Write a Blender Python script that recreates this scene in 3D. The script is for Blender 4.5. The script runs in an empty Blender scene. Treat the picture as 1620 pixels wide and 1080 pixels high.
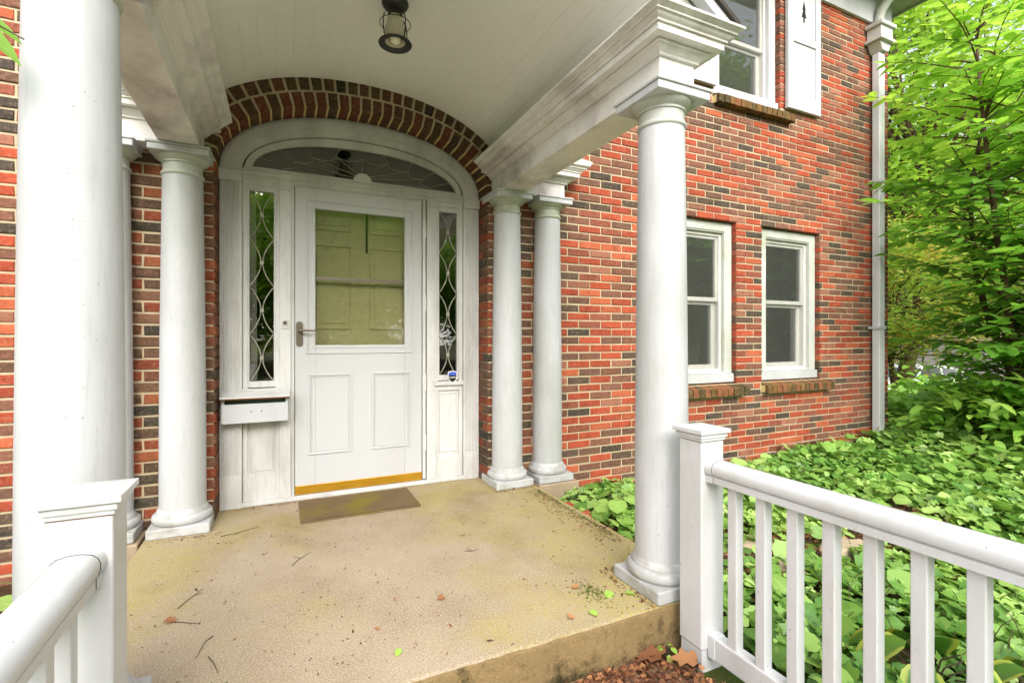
import bpy, math, random
import numpy as np
from mathutils import Vector, Matrix
R = math.radians
rnd = random.Random(7)
rng = np.random.default_rng(11)
scene = bpy.context.scene
col = scene.collection

# ------------------------------------------------------------ camera, sky, sun, exposure
cam_d = bpy.data.cameras.new('camera'); cam = bpy.data.objects.new('camera', cam_d); col.objects.link(cam)
cam.location = (0, -3.45, 1.10); cam.rotation_euler = (R(90), 0, R(-25.17))
cam_d.sensor_width = 36; cam_d.lens = 779/1620*36; cam_d.shift_y = -6/1620
cam_d.clip_start = .02; cam_d.clip_end = 2000
scene.camera = cam
SUN_EL, SUN_AZ = R(34), R(192)          # azimuth clockwise from +Y
world = bpy.data.worlds.new('World'); scene.world = world; world.use_nodes = True
wn = world.node_tree; wn.nodes.clear()
sky = wn.nodes.new('ShaderNodeTexSky'); sky.sky_type = 'NISHITA'; sky.sun_disc = False
sky.sun_elevation = SUN_EL; sky.sun_rotation = SUN_AZ; sky.air_density = 1.2; sky.dust_density = 4; sky.ozone_density = 1
hs = wn.nodes.new('ShaderNodeHueSaturation'); hs.inputs['Saturation'].default_value = .35
bg = wn.nodes.new('ShaderNodeBackground'); bg.inputs['Strength'].default_value = .15
wo = wn.nodes.new('ShaderNodeOutputWorld')
wn.links.new(sky.outputs[0], hs.inputs['Color']); wn.links.new(hs.outputs[0], bg.inputs[0]); wn.links.new(bg.outputs[0], wo.inputs[0])
sun_d = bpy.data.lights.new('sun', 'SUN'); sun_d.energy = 1.5; sun_d.angle = R(95); sun_d.color = (1, .98, .95)
sun = bpy.data.objects.new('sun', sun_d); col.objects.link(sun)
sdir = Vector((math.sin(SUN_AZ)*math.cos(SUN_EL), math.cos(SUN_AZ)*math.cos(SUN_EL), math.sin(SUN_EL)))
sun.rotation_euler = sdir.to_track_quat('Z', 'Y').to_euler(); sun.location = (0, -6, 12)
scene.view_settings.view_transform = 'Standard'; scene.view_settings.look = 'None'
scene.view_settings.exposure = 1.33; scene.view_settings.gamma = 1; scene.view_settings.use_curve_mapping = False
scene.cycles.max_bounces = 7; scene.cycles.diffuse_bounces = 5; scene.cycles.glossy_bounces = 3; scene.cycles.transparent_max_bounces = 8
scene.cycles.use_denoising = True

# ------------------------------------------------------------ materials
def lin(r, g, b):
    f = lambda c: (c/255/12.92) if c/255 <= .04045 else ((c/255+.055)/1.055)**2.4
    return (f(r), f(g), f(b), 1)
class NT:
    def __init__(s, name):
        s.m = bpy.data.materials.new(name); s.m.use_nodes = True; s.t = s.m.node_tree
        s.b = s.t.nodes['Principled BSDF']; s.o = s.t.nodes['Material Output']
    def n(s, typ, **kw):
        x = s.t.nodes.new(typ)
        for k, v in kw.items():
            if k in x.inputs: x.inputs[k].default_value = v
            else: setattr(x, k, v)
        return x
    def l(s, a, b): s.t.links.new(a, b)
    def co(s):
        if not hasattr(s, '_c'): s._c = s.n('ShaderNodeTexCoord')
        return s._c.outputs['Object']
    def geo(s):
        if not hasattr(s, '_g'): s._g = s.n('ShaderNodeNewGeometry')
        return s._g.outputs['Position']
    def noise(s, scale, detail=4, rough=.55, vec=None, stretch=None):
        v = vec or s.geo()
        if stretch:
            mp = s.n('ShaderNodeMapping'); mp.inputs['Scale'].default_value = stretch; s.l(v, mp.inputs[0]); v = mp.outputs[0]
        x = s.n('ShaderNodeTexNoise', Scale=scale, Detail=detail, Roughness=rough); s.l(v, x.inputs['Vector'])
        return x.outputs['Fac']
    def ramp(s, fac, stops):
        x = s.n('ShaderNodeValToRGB'); e = x.color_ramp.elements
        while len(e) < len(stops): e.new(.5)
        for i, (p, c) in enumerate(stops): e[i].position = p; e[i].color = c if len(c) == 4 else (*c, 1)
        s.l(fac, x.inputs[0]); return x.outputs[0]
    def mask(s, fac, a, b): return s.ramp(fac, [(a, (0, 0, 0)), (b, (1, 1, 1))])
    def mix(s, fac, a, b, mode='MIX'):
        x = s.n('ShaderNodeMix'); x.data_type = 'RGBA'; x.blend_type = mode
        for sock, v in ((x.inputs[0], fac), (x.inputs[6], a), (x.inputs[7], b)):
            if hasattr(v, 'is_linked'): s.l(v, sock)
            else: sock.default_value = v
        return x.outputs[2]
    def bump(s, h, strength=.3, dist=.003):
        x = s.n('ShaderNodeBump', Strength=strength, Distance=dist); s.l(h, x.inputs['Height']); s.l(x.outputs[0], s.b.inputs['Normal'])
    def done(s, color=None, rough=.6, spec=.3, metal=0):
        if color is not None:
            if hasattr(color, 'is_linked'): s.l(color, s.b.inputs['Base Color'])
            else: s.b.inputs['Base Color'].default_value = color
        if hasattr(rough, 'is_linked'): s.l(rough, s.b.inputs['Roughness'])
        else: s.b.inputs['Roughness'].default_value = rough
        s.b.inputs['Specular IOR Level'].default_value = spec; s.b.inputs['Metallic'].default_value = metal
        return s.m

def paint(name, base, stain, amt=.5, sc=3, spots=True, rough=.5, stretch=(1, 1, .35), streak=None):
    k = NT(name)
    a = k.mask(k.noise(sc, 6, .65, stretch=stretch), .45, .75)
    c = k.mix(k.math(a, amt) if hasattr(k, 'math') else a, base, stain)
    if not isinstance(amt, bool):
        m = k.n('ShaderNodeMath', operation='MULTIPLY'); k.l(a, m.inputs[0]); m.inputs[1].default_value = amt
        c = k.mix(m.outputs[0], base, stain)
    if streak:
        st = k.mask(k.noise(14, 5, .7, stretch=streak), .52, .78)
        m2 = k.n('ShaderNodeMath', operation='MULTIPLY'); k.l(st, m2.inputs[0]); m2.inputs[1].default_value = .45
        c = k.mix(m2.outputs[0], c, stain)
    if spots:
        sp = k.mask(k.noise(95, 2, .5), .72, .75)
        m3 = k.n('ShaderNodeMath', operation='MULTIPLY'); k.l(sp, m3.inputs[0]); m3.inputs[1].default_value = .6
        c = k.mix(m3.outputs[0], c, lin(95, 88, 72))
    hb_ = k.n('ShaderNodeMath', operation='ADD'); k.l(k.noise(40, 5, .6), hb_.inputs[0]); k.l(k.noise(60, 3, .6, stretch=(1, 1, .06) if not streak or streak[1] > 1 else (1, .06, 1)), hb_.inputs[1])
    k.bump(hb_.outputs[0], .16, .003)
    return k.done(c, rough, .35)

M = {}
M['white'] = paint('white_paint', lin(186, 188, 191), lin(150, 151, 145), .65, 2.5)
M['column'] = paint('column_paint', lin(188, 189, 192), lin(150, 152, 145), .85, 1.8, spots=True, rough=.42, streak=(4, 4, .35))
M['column_base'] = paint('column_base_paint', lin(182, 183, 184), lin(122, 114, 92), .75, 7, rough=.5, stretch=(1, 1, 1.5))
M['beam'] = paint('weathered_paint', lin(224, 221, 218), lin(140, 128, 126), .85, 2.6, stretch=(1.2, .8, 1))
M['algae'] = paint('mossy_white_paint', lin(184, 186, 181), lin(142, 148, 104), .7, 3.0, stretch=(1, 1, .6))
M['ceiling'] = paint('ceiling_paint', lin(238, 238, 235), lin(214, 212, 204), .5, 1.2, rough=.6, stretch=(1, .5, 1))
M['trim'] = paint('door_trim_paint', lin(200, 200, 199), lin(146, 143, 136), .65, 4, rough=.45, streak=(5, 5, .4))
M['vinyl'] = paint('vinyl_white', lin(200, 201, 203), lin(168, 167, 160), .55, 4, rough=.3)
M['door'] = paint('door_white', lin(186, 187, 189), lin(168, 167, 164), .45, 2, spots=False, rough=.35)

BR = [(164, 74, 50, 18), (152, 69, 48, 15), (174, 91, 61, 12), (138, 78, 61, 15), (121, 82, 66, 18), (104, 76, 62, 14), (87, 73, 61, 9), (72, 65, 57, 6), (148, 98, 79, 9)]
BW = [b[3] for b in BR]
def brick_colour(r):
    b = r.choices(BR, BW)[0]; j = r.uniform(.88, 1.1)
    return tuple(min(1, x*j) for x in lin(b[0], b[1], b[2])[:3]) + (1,)
def brick_mat(name, src):
    k = NT(name)
    if src == 'object': c = k.n('ShaderNodeObjectInfo').outputs['Color']
    else: c = k.n('ShaderNodeAttribute', attribute_name='bcol').outputs['Color']
    n1 = k.noise(14, 6, .7); n2 = k.noise(45, 5, .75)
    dk = k.mix(1, c, (.45, .46, .50, 1), 'MULTIPLY')
    c1 = k.mix(k.mask(n1, .50, .74), c, dk)
    lt = k.mix(.45, c, (.50, .30, .20, 1))
    c2 = k.mix(k.mask(n2, .50, .75), c1, lt)
    pale = k.mask(k.noise(120, 3, .6), .70, .80)
    m = k.n('ShaderNodeMath', operation='MULTIPLY'); k.l(pale, m.inputs[0]); m.inputs[1].default_value = .35
    c3 = k.mix(m.outputs[0], c2, lin(205, 185, 150))
    so = k.mask(k.noise(1.1, 6, .65), .48, .72); ms = k.n('ShaderNodeMath', operation='MULTIPLY'); k.l(so, ms.inputs[0]); ms.inputs[1].default_value = .5
    c3 = k.mix(ms.outputs[0], c3, k.mix(1, c3, (.55, .52, .48, 1), 'MULTIPLY'))
    k.bump(k.noise(70, 7, .75), .7, .006)
    return k.done(c3, .85, .18)
M['brick_o'] = brick_mat('brick_fired', 'object'); M['brick_a'] = brick_mat('brick_fired_field', 'attr')
k = NT('mortar'); c = k.mix(k.noise(25, 5), lin(196, 181, 154), lin(168, 151, 122)); k.bump(k.noise(150, 4), .5, .003); M['mortar'] = k.done(c, .95, .1)
k = NT('mortar_mossy'); c = k.mix(k.noise(12, 5), lin(224, 206, 152), lin(186, 166, 108)); k.bump(k.noise(150, 4), .5, .003); M['mortar_arch'] = k.done(c, .95, .1)

# concrete slab: tan, worn aggregate, yellow lichen and dark grime patches
k = NT('porch_concrete')
c = k.mix(k.mask(k.noise(1.7, 7, .65), .3, .7), lin(164, 149, 127), lin(138, 121, 99))
c = k.mix(k.mask(k.noise(150, 3, .6), .48, .75), c, lin(192, 180, 160))
c = k.mix(k.mask(k.noise(170, 2, .5), .62, .70), c, lin(116, 96, 72))
sx = k.n('ShaderNodeSeparateXYZ'); k.l(k.geo(), sx.inputs[0])
ab = k.n('ShaderNodeMath', operation='SUBTRACT'); k.l(sx.outputs[0], ab.inputs[0]); ab.inputs[1].default_value = .42
ab2 = k.n('ShaderNodeMath', operation='ABSOLUTE'); k.l(ab.outputs[0], ab2.inputs[0])
ab3 = k.n('ShaderNodeMath', operation='MULTIPLY_ADD'); k.l(ab2.outputs[0], ab3.inputs[0]); ab3.inputs[1].default_value = .26; k.l(k.noise(1.5, 6, .62), ab3.inputs[2])
li = k.mask(ab3.outputs[0], .58, .80); lf = k.mask(k.noise(70, 6, .85), .42, .60)
m = k.n('ShaderNodeMath', operation='MULTIPLY'); k.l(li, m.inputs[0]); k.l(lf, m.inputs[1])
m2 = k.n('ShaderNodeMath', operation='MULTIPLY'); k.l(m.outputs[0], m2.inputs[0]); m2.inputs[1].default_value = .74
c = k.mix(m2.outputs[0], c, lin(164, 154, 44))
gr = k.mask(k.noise(1.1, 6, .65, stretch=(1.1, .9, 1)), .54, .70)
m = k.n('ShaderNodeMath', operation='MULTIPLY'); k.l(gr, m.inputs[0]); m.inputs[1].default_value = .45
c = k.mix(m.outputs[0], c, lin(116, 98, 58))
hb = k.n('ShaderNodeMath', operation='ADD'); k.l(k.noise(180, 4), hb.inputs[0]); k.l(k.noise(14, 4), hb.inputs[1])
k.bump(hb.outputs[0], .5, .004); M['concrete'] = k.done(c, .9, .15)
k = NT('slab_edge_concrete')
c = k.mix(k.noise(6, 7, .75), lin(146, 124, 88), lin(92, 78, 50)); c = k.mix(k.mask(k.noise(230, 4, .7), .50, .70), c, lin(158, 136, 100))
c = k.mix(k.mask(k.noise(5, 8, .8), .50, .64), c, lin(56, 50, 32)); k.bump(k.noise(100, 5), .7, .006); M['concrete_edge'] = k.done(c, .95, .1)
k = NT('footing_concrete'); c = k.mix(k.noise(8, 6, .6), lin(176, 158, 134), lin(138, 120, 96)); k.bump(k.noise(90, 5), .5, .004); M['footing'] = k.done(c, .92, .15)
k = NT('soil'); c = k.mix(k.noise(5, 8, .7), lin(84, 66, 46), lin(52, 42, 30)); c = k.mix(k.mask(k.noise(1.2, 6, .6), .45, .6), c, lin(66, 84, 34)); k.bump(k.noise(50, 6), .8, .02); M['soil'] = k.done(c, .95, .1)
k = NT('path_dirt'); c = k.mix(k.noise(9, 7, .7), lin(166, 142, 112), lin(124, 100, 76)); c = k.mix(k.mask(k.noise(140, 3), .6, .68), c, lin(196, 178, 150)); k.bump(k.noise(80, 6), .8, .008); M['path'] = k.done(c, .95, .1)
k = NT('bounce_walk_concrete'); c = k.mix(k.noise(4, 6), lin(206, 200, 188), lin(184, 176, 162)); k.bump(k.noise(90, 5), .5, .004); M['bounce_walk'] = k.done(c, .9, .2)
k = NT('bounce_lawn_grass'); c = k.mix(k.noise(3, 7, .7), (.15, .20, .08, 1), (.23, .28, .12, 1)); k.bump(k.noise(120, 5), .8, .02); M['bounce_lawn'] = k.done(c, .9, .1)
k = NT('asphalt'); c = k.mix(k.noise(40, 6, .7), lin(176, 168, 160), lin(146, 140, 134)); k.bump(k.noise(60, 5), .4, .01); M['drive'] = k.done(c, .9, .2)
k = NT('doormat_pile'); c = k.mix(k.noise(5, 6, .65), lin(122, 104, 78), lin(94, 80, 56)); c = k.mix(k.mask(k.noise(3, 5), .52, .66), c, lin(116, 106, 48)); c = k.mix(k.mask(k.noise(220, 2), .6, .7), c, lin(150, 126, 96)); k.bump(k.noise(260, 4), .8, .004); M['mat'] = k.done(c, .95, .05)
k = NT('black_iron'); k.bump(k.noise(60, 4), .2, .002); M['iron'] = k.done(lin(32, 32, 31), .38, .5)
k = NT('brass_sweep'); c = k.mix(k.noise(9, 4, stretch=(1, 1, 8)), lin(212, 164, 48), lin(170, 122, 30)); M['brass'] = k.done(c, .35, .5, .55)
k = NT('aged_pewter'); c = k.mix(k.noise(30, 4), lin(132, 122, 106), lin(100, 92, 80)); M['pewter'] = k.done(c, .35, .5, .7)
k = NT('rust_and_shade'); c = k.mix(k.noise(30, 5), lin(120, 74, 36), lin(70, 48, 32)); M['rust_and_shade'] = k.done(c, .85, .2)
M['dark_green'] = NT('dark_green_paint').done(lin(70, 86, 70), .5)
M['dark'] = NT('dark_gap').done(lin(30, 30, 28), .8)
M['grey_sash'] = paint('sash_grey_white', lin(206, 204, 198), lin(170, 168, 160), .5, 5, spots=False)
M['room'] = NT('room_plaster').done(lin(120, 116, 108), .9)
M['lamp_shade'] = NT('frosted_jar').done(lin(200, 192, 170), .35, .5)
k = NT('inner_door_cream'); c = k.mix(k.noise(3, 4), lin(184, 181, 150), lin(168, 163, 130)); M['cream'] = k.done(c, .5)
M['came'] = NT('lead_came').done(lin(150, 148, 132), .4, .5)
M['curtain'] = NT('curtain_cloth').done(lin(176, 170, 160), .9)
k = NT('shingle'); c = k.mix(k.noise(20, 5), lin(78, 72, 64), lin(52, 48, 44)); M['shingle'] = k.done(c, .95)
M['bulb'] = NT('bulb_glass').done(lin(236, 230, 212), .2, .5)
def glass(name, refl, tint, ro=.015):
    k = NT(name); t = k.t; t.nodes.remove(k.b)
    tr = k.n('ShaderNodeBsdfTransparent'); tr.inputs[0].default_value = tint
    gl = k.n('ShaderNodeBsdfGlossy', Roughness=ro); gl.inputs[0].default_value = (.95, .97, .95, 1)
    k2 = k.noise(1.7, 2); bp = k.n('ShaderNodeBump', Strength=.03, Distance=.01); k.l(k2, bp.inputs['Height']); k.l(bp.outputs[0], gl.inputs['Normal'])
    fr = k.n('ShaderNodeFresnel', IOR=1.5); m1 = k.n('ShaderNodeMath', operation='MULTIPLY_ADD'); k.l(fr.outputs[0], m1.inputs[0]); m1.inputs[1].default_value = 1.3; m1.inputs[2].default_value = refl; m1.use_clamp = True
    mx = k.n('ShaderNodeMixShader'); k.l(m1.outputs[0], mx.inputs[0]); k.l(tr.outputs[0], mx.inputs[1]); k.l(gl.outputs[0], mx.inputs[2]); k.l(mx.outputs[0], k.o.inputs[0])
    return k.m
M['glass'] = glass('window_glass', .13, (.82, .84, .82, 1)); M['fan_glass'] = glass('fanlight_glass', .03, (.6, .62, .55, 1)); M['door_glass'] = glass('door_glass', .08, (.86, .87, .74, 1), .03)
def screen():
    k = NT('insect_screen'); tr = k.n('ShaderNodeBsdfTransparent'); mx = k.n('ShaderNodeMixShader', Fac=.24)
    k.b.inputs['Base Color'].default_value = lin(104, 106, 100); k.b.inputs['Roughness'].default_value = .9
    k.l(tr.outputs[0], mx.inputs[1]); k.l(k.b.outputs[0], mx.inputs[2]); k.l(mx.outputs[0], k.o.inputs[0]); return k.m
M['screen'] = screen()
def leaf_mat(name, dark, mid, light, trans=.4, rough=.36, edge=None):
    k = NT(name); a = k.n('ShaderNodeAttribute', attribute_name='lc').outputs['Fac']
    c = k.ramp(a, [(0, dark), (.55, mid), (1, light)])
    n = k.noise(30, 3); c = k.mix(k.mask(n, .6, .8), c, k.mix(1, c, (.75, .78, .6, 1), 'MULTIPLY'))
    if edge:
        e = k.n('ShaderNodeAttribute', attribute_name='le').outputs['Fac']
        c = k.mix(k.mask(e, .62, .78), c, edge)
    er = k.n('ShaderNodeAttribute', attribute_name='le').outputs['Fac']
    if not edge: c = k.mix(k.mask(er, .0, .22), k.mix(1, c, (1.25, 1.2, 1.3, 1), 'MULTIPLY'), c)
    k.l(c, k.b.inputs['Base Color']); k.b.inputs['Roughness'].default_value = rough; k.b.inputs['Specular IOR Level'].default_value = .55
    tl = k.n('ShaderNodeBsdfTranslucent'); k.l(k.mix(.6, c, k.mix(1, c, (1.15, 1.1, .5, 1), 'MULTIPLY')), tl.inputs[0])
    mx = k.n('ShaderNodeMixShader', Fac=trans); k.l(k.b.outputs[0], mx.inputs[1]); k.l(tl.outputs[0], mx.inputs[2]); k.l(mx.outputs[0], k.o.inputs[0])
    return k.m
M['leaf_shrub'] = leaf_mat('shrub_leaf', (.11, .28, .04), (.24, .50, .07), (.44, .71, .11), .6)
M['leaf_cover'] = leaf_mat('ground_leaf', (.11, .26, .045), (.26, .46, .085), (.46, .66, .18), .32)
M['leaf_tree'] = leaf_mat('tree_leaf', (.19, .36, .05), (.37, .59, .08), (.56, .76, .14), .6)
M['leaf_maple'] = leaf_mat('maple_leaf', (.20, .34, .06), (.38, .54, .10), (.74, .44, .14), .6)
M['leaf_dark'] = leaf_mat('evergreen_leaf', (.12, .26, .04), (.22, .40, .06), (.36, .54, .10), .45)
M['leaf_fern'] = leaf_mat('fern_leaf', (.19, .44, .055), (.34, .62, .09), (.52, .76, .16), .4)
M['leaf_hosta'] = leaf_mat('hosta_leaf', (.05, .17, .025), (.08, .22, .03), (.12, .26, .03), .3, .35, edge=(.42, .50, .08, 1))
M['leaf_dead'] = leaf_mat('dead_leaf', (.09, .035, .018), (.26, .10, .04), (.50, .24, .10), .15, .8)
k = NT('bark'); c = k.mix(k.noise(14, 7, .7, stretch=(1, 1, .3)), lin(112, 92, 72), lin(62, 50, 40)); k.bump(k.noise(30, 6, .7, stretch=(1, 1, .25)), .8, .02); M['bark'] = k.done(c, .9, .1)
k = NT('twig_bark'); M['twig'] = k.done(lin(74, 62, 50), .9)
k = NT('moss'); c = k.mix(k.noise(40, 4), lin(96, 112, 34), lin(58, 76, 22)); M['moss'] = k.done(c, .95)
k = NT('pale_stone'); c = k.mix(k.noise(9, 6), lin(196, 178, 150), lin(150, 134, 110)); k.bump(k.noise(40, 5), .6, .01); M['stone'] = k.done(c, .9)
M['car_paint'] = NT('white_car_paint').done(lin(232, 234, 236), .2, .5)
M['car_glass'] = NT('car_glass').done(lin(44, 50, 52), .08, .6)
M['tyre'] = NT('tyre_rubber').done(lin(26, 26, 26), .8)
M['rim'] = NT('alloy_rim').done(lin(150, 152, 155), .3, .5, .8)
M['red_lens'] = NT('tail_lens').done(lin(150, 24, 20), .25, .5)
k = NT('stucco'); c = k.mix(k.noise(6, 6), lin(196, 178, 152), lin(170, 150, 124)); M['stucco'] = k.done(c, .9)
M['garage_panel'] = NT('garage_grey').done(lin(170, 164, 156), .7)
M['shield_white'] = NT('sticker_white').done(lin(226, 226, 224), .4); M['shield_blue'] = NT('sticker_blue').done(lin(70, 92, 190), .4); M['shield_black'] = NT('sticker_black').done(lin(24, 26, 30), .4)

# ------------------------------------------------------------ helpers
org = {}
def props(o, label=None, cat=None, group=None, kind=None):
    for a, b in (('label', label), ('category', cat), ('group', group), ('kind', kind)):
        if b: o[a] = b
    return o
def thing(name, loc, label, cat, group=None):
    o = bpy.data.objects.new(name, None); col.objects.link(o); o.location = loc; o.empty_display_size = .05
    org[o.name] = Vector(loc); return props(o, label, cat, group)
def link(name, me, mat, parent=None):
    o = bpy.data.objects.new(name, me); col.objects.link(o)
    if mat and not me.materials: me.materials.append(mat)
    if parent is not None: o.parent = parent; org[o.name] = org[parent.name]
    else: org[o.name] = Vector((0, 0, 0))
    return o
class MB:
    def __init__(s): s.v = []; s.f = []
    def add(s, vs, fs):
        b = len(s.v); s.v += [tuple(p) for p in vs]; s.f += [tuple(b+i for i in f) for f in fs]; return s
    def box(s, x0, x1, y0, y1, z0, z1):
        return s.add([(x0,y0,z0),(x1,y0,z0),(x1,y1,z0),(x0,y1,z0),(x0,y0,z1),(x1,y0,z1),(x1,y1,z1),(x0,y1,z1)],
                     [(0,3,2,1),(4,5,6,7),(0,1,5,4),(1,2,6,5),(2,3,7,6),(3,0,4,7)])
    def prism(s, poly, y0, y1):          # polygon in XZ, counter-clockwise seen from -Y
        n = len(poly)
        return s.add([(x,y0,z) for x,z in poly]+[(x,y1,z) for x,z in poly],
                     [tuple(range(n)), tuple(range(2*n-1, n-1, -1))]+[(i, i+n, (i+1)%n+n, (i+1)%n) for i in range(n)])
    def prism_x(s, poly, x0, x1):        # polygon in YZ
        n = len(poly)
        return s.add([(x0,y,z) for y,z in poly]+[(x1,y,z) for y,z in poly],
                     [tuple(range(n-1, -1, -1)), tuple(range(n, 2*n))]+[(i, (i+1)%n, (i+1)%n+n, i+n) for i in range(n)])
    def band(s, inner, outer, y0, y1):   # strip between two XZ curves of equal length, extruded in Y
        n = len(inner); vs = [(x,y0,z) for x,z in inner]+[(x,y0,z) for x,z in outer]+[(x,y1,z) for x,z in inner]+[(x,y1,z) for x,z in outer]
        fs = []
        for i in range(n-1):
            fs += [(i,i+1,n+i+1,n+i), (2*n+i,3*n+i,3*n+i+1,2*n+i+1), (i,2*n+i,2*n+i+1,i+1), (n+i,n+i+1,3*n+i+1,3*n+i)]
        fs += [(0,n,3*n,2*n), (n-1,3*n-1,4*n-1,2*n-1)]
        return s.add(vs, fs)
    def lathe(s, prof, cx, cy, n=48, caps=True):
        vs = [(cx+r*math.cos(2*math.pi*i/n), cy+r*math.sin(2*math.pi*i/n), z) for r, z in prof for i in range(n)]
        fs = [(j*n+i, j*n+(i+1)%n, (j+1)*n+(i+1)%n, (j+1)*n+i) for j in range(len(prof)-1) for i in range(n)]
        if caps: fs += [tuple(range(n-1, -1, -1)), tuple(range((len(prof)-1)*n, len(prof)*n))]
        return s.add(vs, fs)
    def tube(s, pts, rad, n=8):
        pts = [Vector(p) for p in pts]; vs = []; up = Vector((.13, .27, .95))
        for i, p in enumerate(pts):
            d = (pts[min(i+1, len(pts)-1)]-pts[max(i-1, 0)]).normalized()
            a = d.cross(up if abs(d.dot(up)) < .95 else Vector((1, 0, 0))).normalized(); b = d.cross(a)
            r = rad[i] if hasattr(rad, '__len__') else rad
            vs += [p+r*(math.cos(2*math.pi*k/n)*a+math.sin(2*math.pi*k/n)*b) for k in range(n)]
        m = len(pts)
        fs = [(j*n+k, j*n+(k+1)%n, (j+1)*n+(k+1)%n, (j+1)*n+k) for j in range(m-1) for k in range(n)]
        return s.add(vs, fs+[tuple(range(n-1, -1, -1)), tuple(range((m-1)*n, m*n))])
    def sweep(s, path, prof):            # path in XY; profile (outward offset to the right of travel, z), closed loop
        pts = [Vector((p[0], p[1])) for p in path]; n = len(prof); vs = []
        for i, p in enumerate(pts):
            d0 = (p-pts[i-1]).normalized() if i else None; d1 = (pts[i+1]-p).normalized() if i < len(pts)-1 else None
            rt = lambda d: Vector((d.y, -d.x))
            if d0 is None: o = rt(d1)
            elif d1 is None: o = rt(d0)
            else:
                b = rt(d0)+rt(d1); o = b/(b.dot(rt(d0)))
            vs += [(p.x+o.x*q, p.y+o.y*q, z) for q, z in prof]
        fs = [(j*n+k, (j+1)*n+k, (j+1)*n+(k+1)%n, j*n+(k+1)%n) for j in range(len(pts)-1) for k in range(n)]
        return s.add(vs, fs+[tuple(range(n)), tuple(range(len(pts)*n-1, (len(pts)-1)*n-1, -1))])
    def build(s, name, mat, parent=None, smooth=None, bevel=0):
        me = bpy.data.meshes.new(name); off = org[parent.name] if parent is not None else Vector((0, 0, 0))
        me.from_pydata([(x-off.x, y-off.y, z-off.z) for x, y, z in s.v], [], s.f); me.update()
        if smooth: me.shade_smooth(); me.set_sharp_from_angle(angle=R(smooth))
        o = link(name, me, mat, parent)
        if bevel:
            m = o.modifiers.new('bevel', 'BEVEL'); m.width = bevel; m.segments = 2; m.limit_method = 'ANGLE'; m.angle_limit = R(35)
        return o
def smoothstep(a, b, x): t = min(1, max(0, (x-a)/(b-a))); return t*t*(3-2*t)

# leaves -------------------------------------------------------
def tmpl_oval(w=.5, fold=.08, droop=.18, n=3):
    ys = [i/(n+1) for i in range(n+2)]; v = [(0, 0, 0)]; f = []; e = [0]
    for y in ys[1:-1]:
        hw = w/2*math.sin(math.pi*y**.8)**.75
        z = -droop*y*y
        v += [(-hw, y, z+fold*hw*2), (0, y, z), (hw, y, z+fold*hw*2)]; e += [1, 0, 1]
    v.append((0, 1, -droop)); e.append(.6); last = len(v)-1
    f += [(0, 2, 1), (0, 3, 2)]
    for i in range(n-1):
        a = 1+3*i; b = a+3; f += [(a, a+1, b+1), (a, b+1, b), (a+1, a+2, b+2), (a+1, b+2, b+1)]
    a = 1+3*(n-1); f += [(a, a+1, last), (a+1, a+2, last)]
    return np.array(v), np.array(f), np.array(e, float)
def tmpl_fan(outline, cz=-.04, c=(0, .35)):
    v = [(c[0], c[1], cz)]+[(x, y, .05*math.hypot(x, y-c[1])-.12*y*y) for x, y in outline]; n = len(outline)
    return np.array(v, float), np.array([(0, 1+i, 1+(i+1) % n) for i in range(n)]), np.array([0]+[1]*n, float)
T_OVAL = tmpl_oval(); T_WIDE = tmpl_oval(.72, .06, .22); T_SLIM = tmpl_oval(.3, .1, .3); T_HOSTA = tmpl_oval(.62, .12, .55, 6)
T_ROUND = tmpl_fan([(0, .06), (.22, -.06), (.44, .12), (.5, .42), (.36, .74), (0, .96), (-.36, .74), (-.5, .42), (-.44, .12), (-.22, -.06)])
T_LOBED = tmpl_fan([(0, .0), (.2, -.08), (.52, .1), (.3, .3), (.6, .55), (.24, .62), (0, 1), (-.24, .62), (-.6, .55), (-.3, .3), (-.52, .1), (-.2, -.08)])
T_RHOMB = (np.array([(0, 0, 0), (.26, .5, .06), (0, 1, -.1), (-.26, .5, .06)], float), np.array([(0, 1, 2), (0, 2, 3)]), np.array([0, 1, .6, 1.]))
T_DEAD = (lambda t: (t[0]*np.array([1, 1, 2.6]), t[1], t[2]))(T_LOBED)
def frames(N, D):
    N = N/np.linalg.norm(N, axis=1, keepdims=True); D = D-(D*N).sum(1, keepdims=True)*N
    D = D/(np.linalg.norm(D, axis=1, keepdims=True)+1e-9); return np.cross(D, N), D, N
def leaf_object(name, mat, parent, P, N, D, S, tm, lc=None, kind='stuff'):
    tv, tf, te = tm; X, Y, Z = frames(N, D); n = len(P); kf = len(tf); kv = len(tv)
    V = P[:, None, :]+S[:, None, None]*(X[:, None, :]*tv[None, :, 0:1]+Y[:, None, :]*tv[None, :, 1:2]+Z[:, None, :]*tv[None, :, 2:3])
    if parent is not None: V = V-np.array(org[parent.name])
    F = (tf[None]+(np.arange(n)*kv)[:, None, None]).reshape(-1)
    me = bpy.data.meshes.new(name); me.vertices.add(n*kv); me.vertices.foreach_set('co', V.reshape(-1).astype(np.float32))
    me.loops.add(len(F)); me.loops.foreach_set('vertex_index', F.astype(np.int32))
    me.polygons.add(n*kf); me.polygons.foreach_set('loop_start', np.arange(n*kf, dtype=np.int32)*3)
    me.update(calc_edges=True); me.shade_smooth()
    if lc is None: lc = rng.random(n)
    me.attributes.new('lc', 'FLOAT', 'POINT').data.foreach_set('value', np.repeat(lc, kv).astype(np.float32))
    me.attributes.new('le', 'FLOAT', 'POINT').data.foreach_set('value', np.tile(te, n).astype(np.float32))
    o = link(name, me, mat, parent)
    if kind: o['kind'] = kind
    return o
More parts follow.
